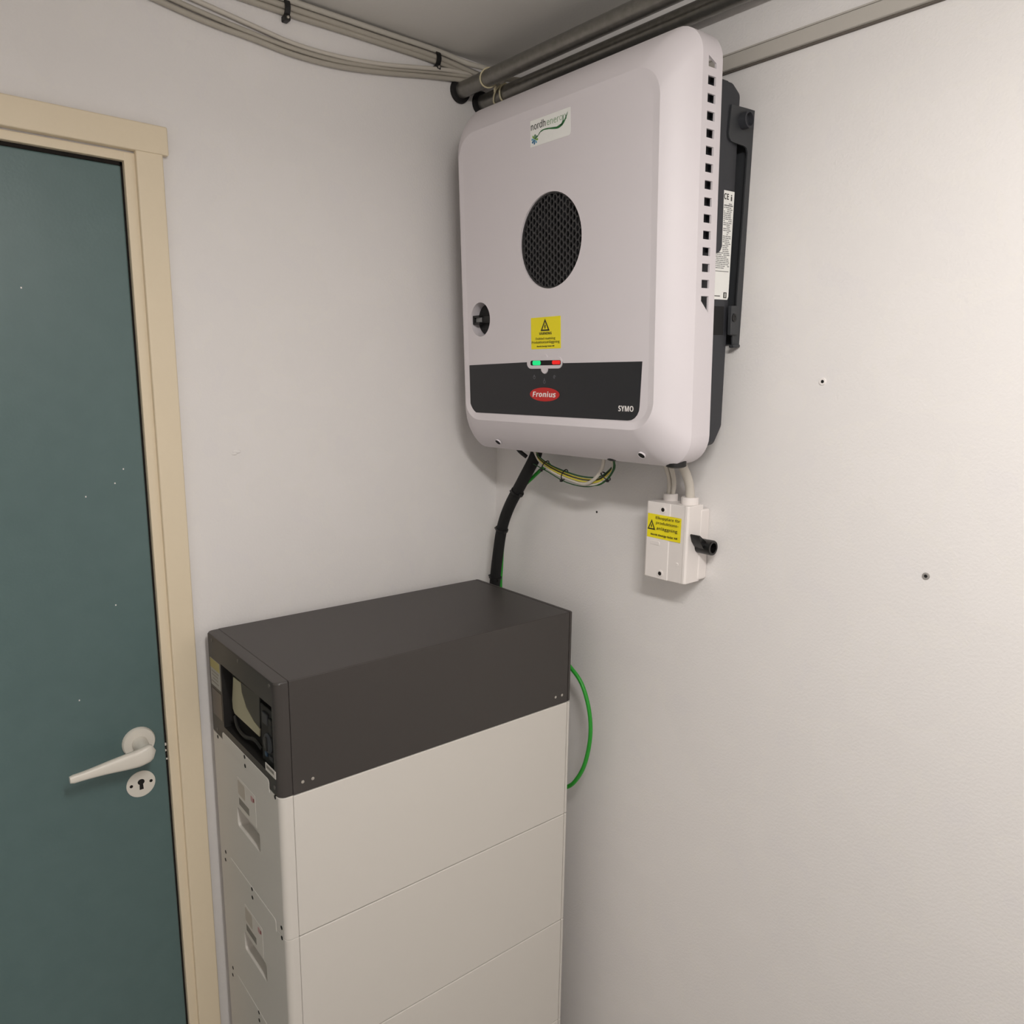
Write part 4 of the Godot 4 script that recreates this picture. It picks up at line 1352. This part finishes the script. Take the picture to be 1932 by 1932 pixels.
# ------------------------------------------------------------------ cables
func cables() -> void:
	# upper run under the ceiling: three cables held by black clips
	var up := [
		["white cable in the upper run along the ceiling edge, topmost and dusty", [Vector3(0.012, 2.2120, 1.30), Vector3(0.012, 2.2135, 0.80), Vector3(0.012, 2.2140, 0.62), Vector3(0.010, 2.2130, 0.47), Vector3(0.010, 2.2135, 0.31), Vector3(0.010, 2.2140, 0.165), Vector3(0.018, 2.2065, 0.105), Vector3(0.045, 2.1950, 0.088), Vector3(0.070, 2.1830, 0.081), Vector3(0.090, 2.1700, 0.079), Vector3(0.098, 2.1560, 0.079)], 0.0048, M.cable_dusty],
		["grey-white cable in the upper run, just under the topmost one along the left wall", [Vector3(0.008, 2.2040, 1.30), Vector3(0.008, 2.2040, 0.80), Vector3(0.008, 2.2035, 0.62), Vector3(0.008, 2.2030, 0.47), Vector3(0.008, 2.2030, 0.31), Vector3(0.008, 2.2035, 0.165), Vector3(0.014, 2.1960, 0.095), Vector3(0.034, 2.1860, 0.070), Vector3(0.055, 2.1800, 0.052), Vector3(0.070, 2.1800, 0.030), Vector3(0.078, 2.1800, 0.012)], 0.0048, M.cable_grey],
		["grey-white cable lowest in the upper run, under the black clips", [Vector3(0.006, 2.1910, 1.30), Vector3(0.006, 2.1935, 0.80), Vector3(0.006, 2.1950, 0.62), Vector3(0.006, 2.1940, 0.47), Vector3(0.006, 2.1955, 0.36), Vector3(0.006, 2.1965, 0.25), Vector3(0.006, 2.1960, 0.165), Vector3(0.010, 2.1900, 0.085), Vector3(0.026, 2.1830, 0.050), Vector3(0.036, 2.1800, 0.030), Vector3(0.042, 2.1800, 0.010)], 0.0045, M.cable_grey]]
	var low := [
		["white cable of the lower sagging run, the one hanging lowest on the left wall", [Vector3(0.006, 2.2080, 1.30), Vector3(0.006, 2.1900, 0.95), Vector3(0.006, 2.1600, 0.72), Vector3(0.006, 2.1455, 0.612), Vector3(0.006, 2.1400, 0.53), Vector3(0.006, 2.1345, 0.455), Vector3(0.006, 2.1370, 0.376), Vector3(0.006, 2.1480, 0.29), Vector3(0.006, 2.1640, 0.197), Vector3(0.007, 2.1735, 0.135), Vector3(0.018, 2.1770, 0.083), Vector3(0.030, 2.176, 0.050), Vector3(0.040, 2.177, 0.018)], 0.0042, M.cable_grey],
		["white cable of the lower sagging run, the middle one of three", [Vector3(0.006, 2.2150, 1.30), Vector3(0.006, 2.2000, 0.95), Vector3(0.006, 2.1700, 0.72), Vector3(0.006, 2.1560, 0.612), Vector3(0.006, 2.1480, 0.53), Vector3(0.006, 2.1435, 0.455), Vector3(0.006, 2.1450, 0.376), Vector3(0.006, 2.1555, 0.29), Vector3(0.006, 2.1720, 0.197), Vector3(0.007, 2.1815, 0.135), Vector3(0.016, 2.1850, 0.083), Vector3(0.028, 2.185, 0.050), Vector3(0.036, 2.186, 0.018)], 0.0040, M.cable_grey],
		["white cable of the lower sagging run, the upper one of three", [Vector3(0.004, 2.2190, 1.30), Vector3(0.005, 2.2100, 0.95), Vector3(0.005, 2.1815, 0.72), Vector3(0.005, 2.1700, 0.612), Vector3(0.005, 2.1600, 0.53), Vector3(0.005, 2.1520, 0.455), Vector3(0.005, 2.1530, 0.376), Vector3(0.011, 2.1600, 0.29), Vector3(0.012, 2.1760, 0.197), Vector3(0.012, 2.1865, 0.135), Vector3(0.014, 2.1900, 0.083), Vector3(0.020, 2.193, 0.050), Vector3(0.030, 2.195, 0.018)], 0.0038, M.cable_white]]
	for g in [[up, "cables along the ceiling edge"], [low, "cables sagging below the ceiling edge"]]:
		for c in g[0]:
			tube(smooth_path(c[1], 6), c[2], 10)
			tag(part("wall_cable", c[3], self, 60.0), c[0], "cable", g[1])
	for k in [[0.165, 2.2010, "black cable clip nearer the corner, holding the upper cables"], [0.4700, 2.2010, "black cable clip nearer the door, at the top edge of the photo"]]:
		var cl := thing("cable_clip", k[2], "clip", Vector3(0.0, k[1], k[0]), "black clips on the ceiling cables")
		var arc := []
		for i in 11:
			var a := -PI * 0.5 + PI * 1.0 * i / 10.0
			arc.append(Vector3(0.004 + cos(a) * 0.0125, sin(a) * 0.0135 - 0.001, 0.0))
		var loops := []
		for p in arc:
			var r: Vector3 = (p - Vector3(0.004, -0.001, 0)).normalized() * 0.0014
			loops.append(PackedVector3Array([p - r + Vector3(0, 0, 0.0045), p + r + Vector3(0, 0, 0.0045), p + r - Vector3(0, 0, 0.0045), p - r - Vector3(0, 0, 0.0045)]))
		loft(loops)
		part("strap", M.black, cl)
		rbox(Vector3(0.008, -0.0165, 0), Vector3(0.016, 0.009, 0.010), 0.002)
		part("nail_block", M.black, cl)
		lathe([Vector2(0, 0), Vector2(0.0026, 0), Vector2(0.002, 0.0015), Vector2(0, 0.002)], Vector3(0.016, -0.0165, 0), Vector3.RIGHT, 10)
		part("nail_head", M.chrome, cl)

	# black braided sleeve from the inverter down behind the battery
	var cs := thing("cable_sleeve", "thick black braided cable sleeve running from the inverter down behind the battery", "cable", Vector3(0.19, 1.48, 0.055))
	var cp := [Vector3(0.199, 1.500, 0.075), Vector3(0.192, 1.466, 0.060), Vector3(0.152, 1.4075, 0.057), Vector3(0.1095, 1.3475, 0.056), Vector3(0.0850, 1.2965, 0.055), Vector3(0.0700, 1.2350, 0.053), Vector3(0.0575, 1.1720, 0.050), Vector3(0.0500, 1.10, 0.046), Vector3(0.050, 0.98, 0.045)]
	var q := []
	for p in cp:
		q.append(p - cs.position)
	tube(smooth_path(q, 6), 0.0119, 14)
	part("sleeve", M.braid, cs, 60.0)
	for k in [[0.1330, 1.3790, 0.0565, -0.042, -0.058], [0.0840, 1.2935, 0.0550, -0.020, -0.058], [0.0592, 1.1830, 0.0505, -0.012, -0.062]]:
		var d := Vector3(k[3], k[4], 0).normalized()
		lathe([Vector2(0.0120, -0.0025), Vector2(0.0142, -0.0022), Vector2(0.0142, 0.0022), Vector2(0.0120, 0.0025)], Vector3(k[0], k[1], k[2]) - cs.position, d, 18)
		rbox(Vector3(k[0] + 0.0150, k[1] - 0.004, k[2] + 0.004) - cs.position, Vector3(0.006, 0.006, 0.005), 0.001, 1)
		rbox(Vector3(k[0] - 0.0150, k[1] + 0.001, k[2] + 0.004) - cs.position, Vector3(0.005, 0.004, 0.004), 0.001, 1)
		part("cable_tie", M.black, cs)
	# green cable: beside the sleeve, behind the battery
	var gp := [Vector3(0.2360, 1.4455, 0.068), Vector3(0.2180, 1.4440, 0.058), Vector3(0.1960, 1.4340, 0.046), Vector3(0.1680, 1.4150, 0.042), Vector3(0.1250, 1.3800, 0.040), Vector3(0.0850, 1.3200, 0.038), Vector3(0.0680, 1.2550, 0.037), Vector3(0.0640, 1.2050, 0.037), Vector3(0.0605, 1.1600, 0.036), Vector3(0.060, 1.05, 0.034)]
	tube(smooth_path(gp, 6), 0.0036, 10)
	tag(part("green_cable", M.green_cable, self, 60.0), "thin green cable running down tight along the black braided sleeve", "cable")
	var lp := [Vector3(0.200, 1.066, 0.047), Vector3(0.245, 1.068, 0.049), Vector3(0.2900, 1.0460, 0.050), Vector3(0.3225, 1.0205, 0.050), Vector3(0.3440, 0.9735, 0.050), Vector3(0.3495, 0.9200, 0.050), Vector3(0.3385, 0.8600, 0.050), Vector3(0.3180, 0.8165, 0.050), Vector3(0.2930, 0.7880, 0.050), Vector3(0.250, 0.765, 0.048), Vector3(0.20, 0.755, 0.046)]
	tube(smooth_path(lp, 6), 0.0041, 12)
	tag(part("green_cable", M.green_cable, self, 60.0), "bright green cable looping out beside the battery stack near the right wall", "cable")

	# bundle of thin wires hanging in an arc under the inverter
	var wb := thing("wire_bundle", "arc of thin yellow, white and green wires tied together under the inverter", "wires", Vector3(0.31, 1.46, 0.08))
	var arcp := [Vector3(0.212, 1.475, 0.085), Vector3(0.222, 1.4575, 0.08), Vector3(0.2542, 1.4435, 0.08), Vector3(0.2938, 1.4345, 0.08), Vector3(0.337, 1.4290, 0.08), Vector3(0.3745, 1.4320, 0.08), Vector3(0.3975, 1.4460, 0.08), Vector3(0.4110, 1.4640, 0.082), Vector3(0.412, 1.490, 0.10)]
	var sets := [[0.0, 0.0, M.wire_yellow, 0.0021], [0.0042, 0.002, M.wire_green, 0.0013], [-0.0002, 0.003, M.print_dark, 0.0010], [-0.0040, 0.001, M.wire_yellow, 0.0019], [-0.0085, -0.001, M.cable_white, 0.0030], [-0.0060, -0.006, M.wire_green, 0.0013]]
	for s in sets:
		var w := []
		for i in arcp.size():
			var k := sin(PI * i / (arcp.size() - 1.0))
			w.append(arcp[i] - wb.position + Vector3(0.35 * s[0] * (1.0 if i > 4 else -0.2), s[0], s[1]) * (0.5 + 0.6 * k))
		tube(smooth_path(w, 6), s[3], 8)
		part("wire", s[2], wb, 60.0)
	# looser thin wire below and the two pale leads rising to the entry
	tube(smooth_path([Vector3(0.205, 1.445, 0.08), Vector3(0.245, 1.4335, 0.08), Vector3(0.285, 1.4205, 0.08), Vector3(0.320, 1.4155, 0.08), Vector3(0.352, 1.4165, 0.08), Vector3(0.378, 1.4245, 0.081)].map(func(p): return p - wb.position), 6), 0.0010, 6)
	part("wire", M.wire_green, wb, 60.0)
	tube(smooth_path([Vector3(0.335, 1.4205, 0.084), Vector3(0.352, 1.4225, 0.085), Vector3(0.373, 1.4345, 0.087), Vector3(0.388, 1.4510, 0.088), Vector3(0.395, 1.470, 0.092), Vector3(0.398, 1.490, 0.10)].map(func(p): return p - wb.position), 6), 0.0032, 8)
	part("wire", M.cable_white, wb, 60.0)
	tube(smooth_path([Vector3(0.345, 1.4195, 0.08), Vector3(0.375, 1.4225, 0.08), Vector3(0.398, 1.4360, 0.082), Vector3(0.412, 1.4540, 0.084), Vector3(0.417, 1.472, 0.09), Vector3(0.418, 1.490, 0.10)].map(func(p): return p - wb.position), 6), 0.0018, 8)
	part("wire", M.wire_green, wb, 60.0)
	for t in [[0.2380, 1.4450, 0.080, 0.55], [0.2900, 1.4320, 0.080, 0.30], [0.3935, 1.4400, 0.083, -0.9]]:
		var loop := []
		var d := Vector3(cos(t[3]), -sin(t[3]), 0)
		var n := Vector3(sin(t[3]), cos(t[3]), 0)
		for i in 15:
			var a := TAU * i / 14.0
			loop.append(Vector3(t[0], t[1], t[2]) - wb.position + n * cos(a) * 0.0105 + Vector3.BACK * sin(a) * 0.0090 + d * 0.001 * sin(a))
		tube(loop, 0.0011, 6)
		rbox(Vector3(t[0], t[1], t[2]) - wb.position - n * 0.0115 + Vector3(-0.001, 0, 0.004), Vector3(0.0055, 0.0050, 0.004), 0.001, 1)
		part("cable_tie", M.black, wb)
	# short black lead crossing to the sleeve
	tube(smooth_path([Vector3(0.150, 1.492, 0.085), Vector3(0.160, 1.470, 0.080), Vector3(0.176, 1.456, 0.072)], 6), 0.0042, 8)
	tag(part("black_lead", M.black, self, 60.0), "short black lead dropping from the inverter to the top of the sleeve", "cable")

	# cables from the inverter down into the isolator
	var iso := [
		["pale cable entering the left gland of the isolator box, left of its twin", [Vector3(0.5050, 1.500, 0.080), Vector3(0.5010, 1.465, 0.055), Vector3(0.4955, 1.445, 0.038), Vector3(0.4895, 1.430, 0.027), Vector3(0.4850, 1.4130, 0.022)], 0.0040],
		["pale cable entering the left gland of the isolator box, right of its twin", [Vector3(0.5150, 1.500, 0.080), Vector3(0.5110, 1.465, 0.055), Vector3(0.5050, 1.445, 0.038), Vector3(0.4985, 1.430, 0.027), Vector3(0.4935, 1.4140, 0.022)], 0.0040],
		["thick pale cable curving into the right gland of the isolator box", [Vector3(0.5420, 1.500, 0.085), Vector3(0.5390, 1.470, 0.062), Vector3(0.5370, 1.452, 0.046), Vector3(0.5350, 1.433, 0.034), Vector3(0.5345, 1.4140, 0.030)], 0.0075]]
	for c in iso:
		tube(smooth_path(c[1], 6), c[2], 12)
		tag(part("isolator_cable", M.cable_white, self, 60.0), c[0], "cable", "cables between inverter and isolator")

func small_things() -> void:
	for k in [[Vector3(0.7297, 1.6058, 0), "white wall plug in the right wall, upper left of the two", M.print_white, 0.0055], [Vector3(0.8973, 1.3478, 0), "grey wall plug in the right wall, lower right of the two", M.plug_grey, 0.0050]]:
		var o := thing("wall_plug", k[1], "wall plug", k[0], "plugs left in the right wall")
		lathe([Vector2(0, 0.0), Vector2(k[3], 0.0), Vector2(k[3] * 0.9, 0.0014), Vector2(k[3] * 0.5, 0.0016), Vector2(k[3] * 0.45, 0.0004), Vector2(0, 0.0004)], Vector3.ZERO, Vector3.BACK, 18)
		part("collar", k[2], o)
		lathe([Vector2(0, 0), Vector2(k[3] * 0.42, 0), Vector2(k[3] * 0.42, 0.0007), Vector2(0, 0.0007)], Vector3.ZERO, Vector3.BACK, 12)
		part("bore", M.rubber, o)
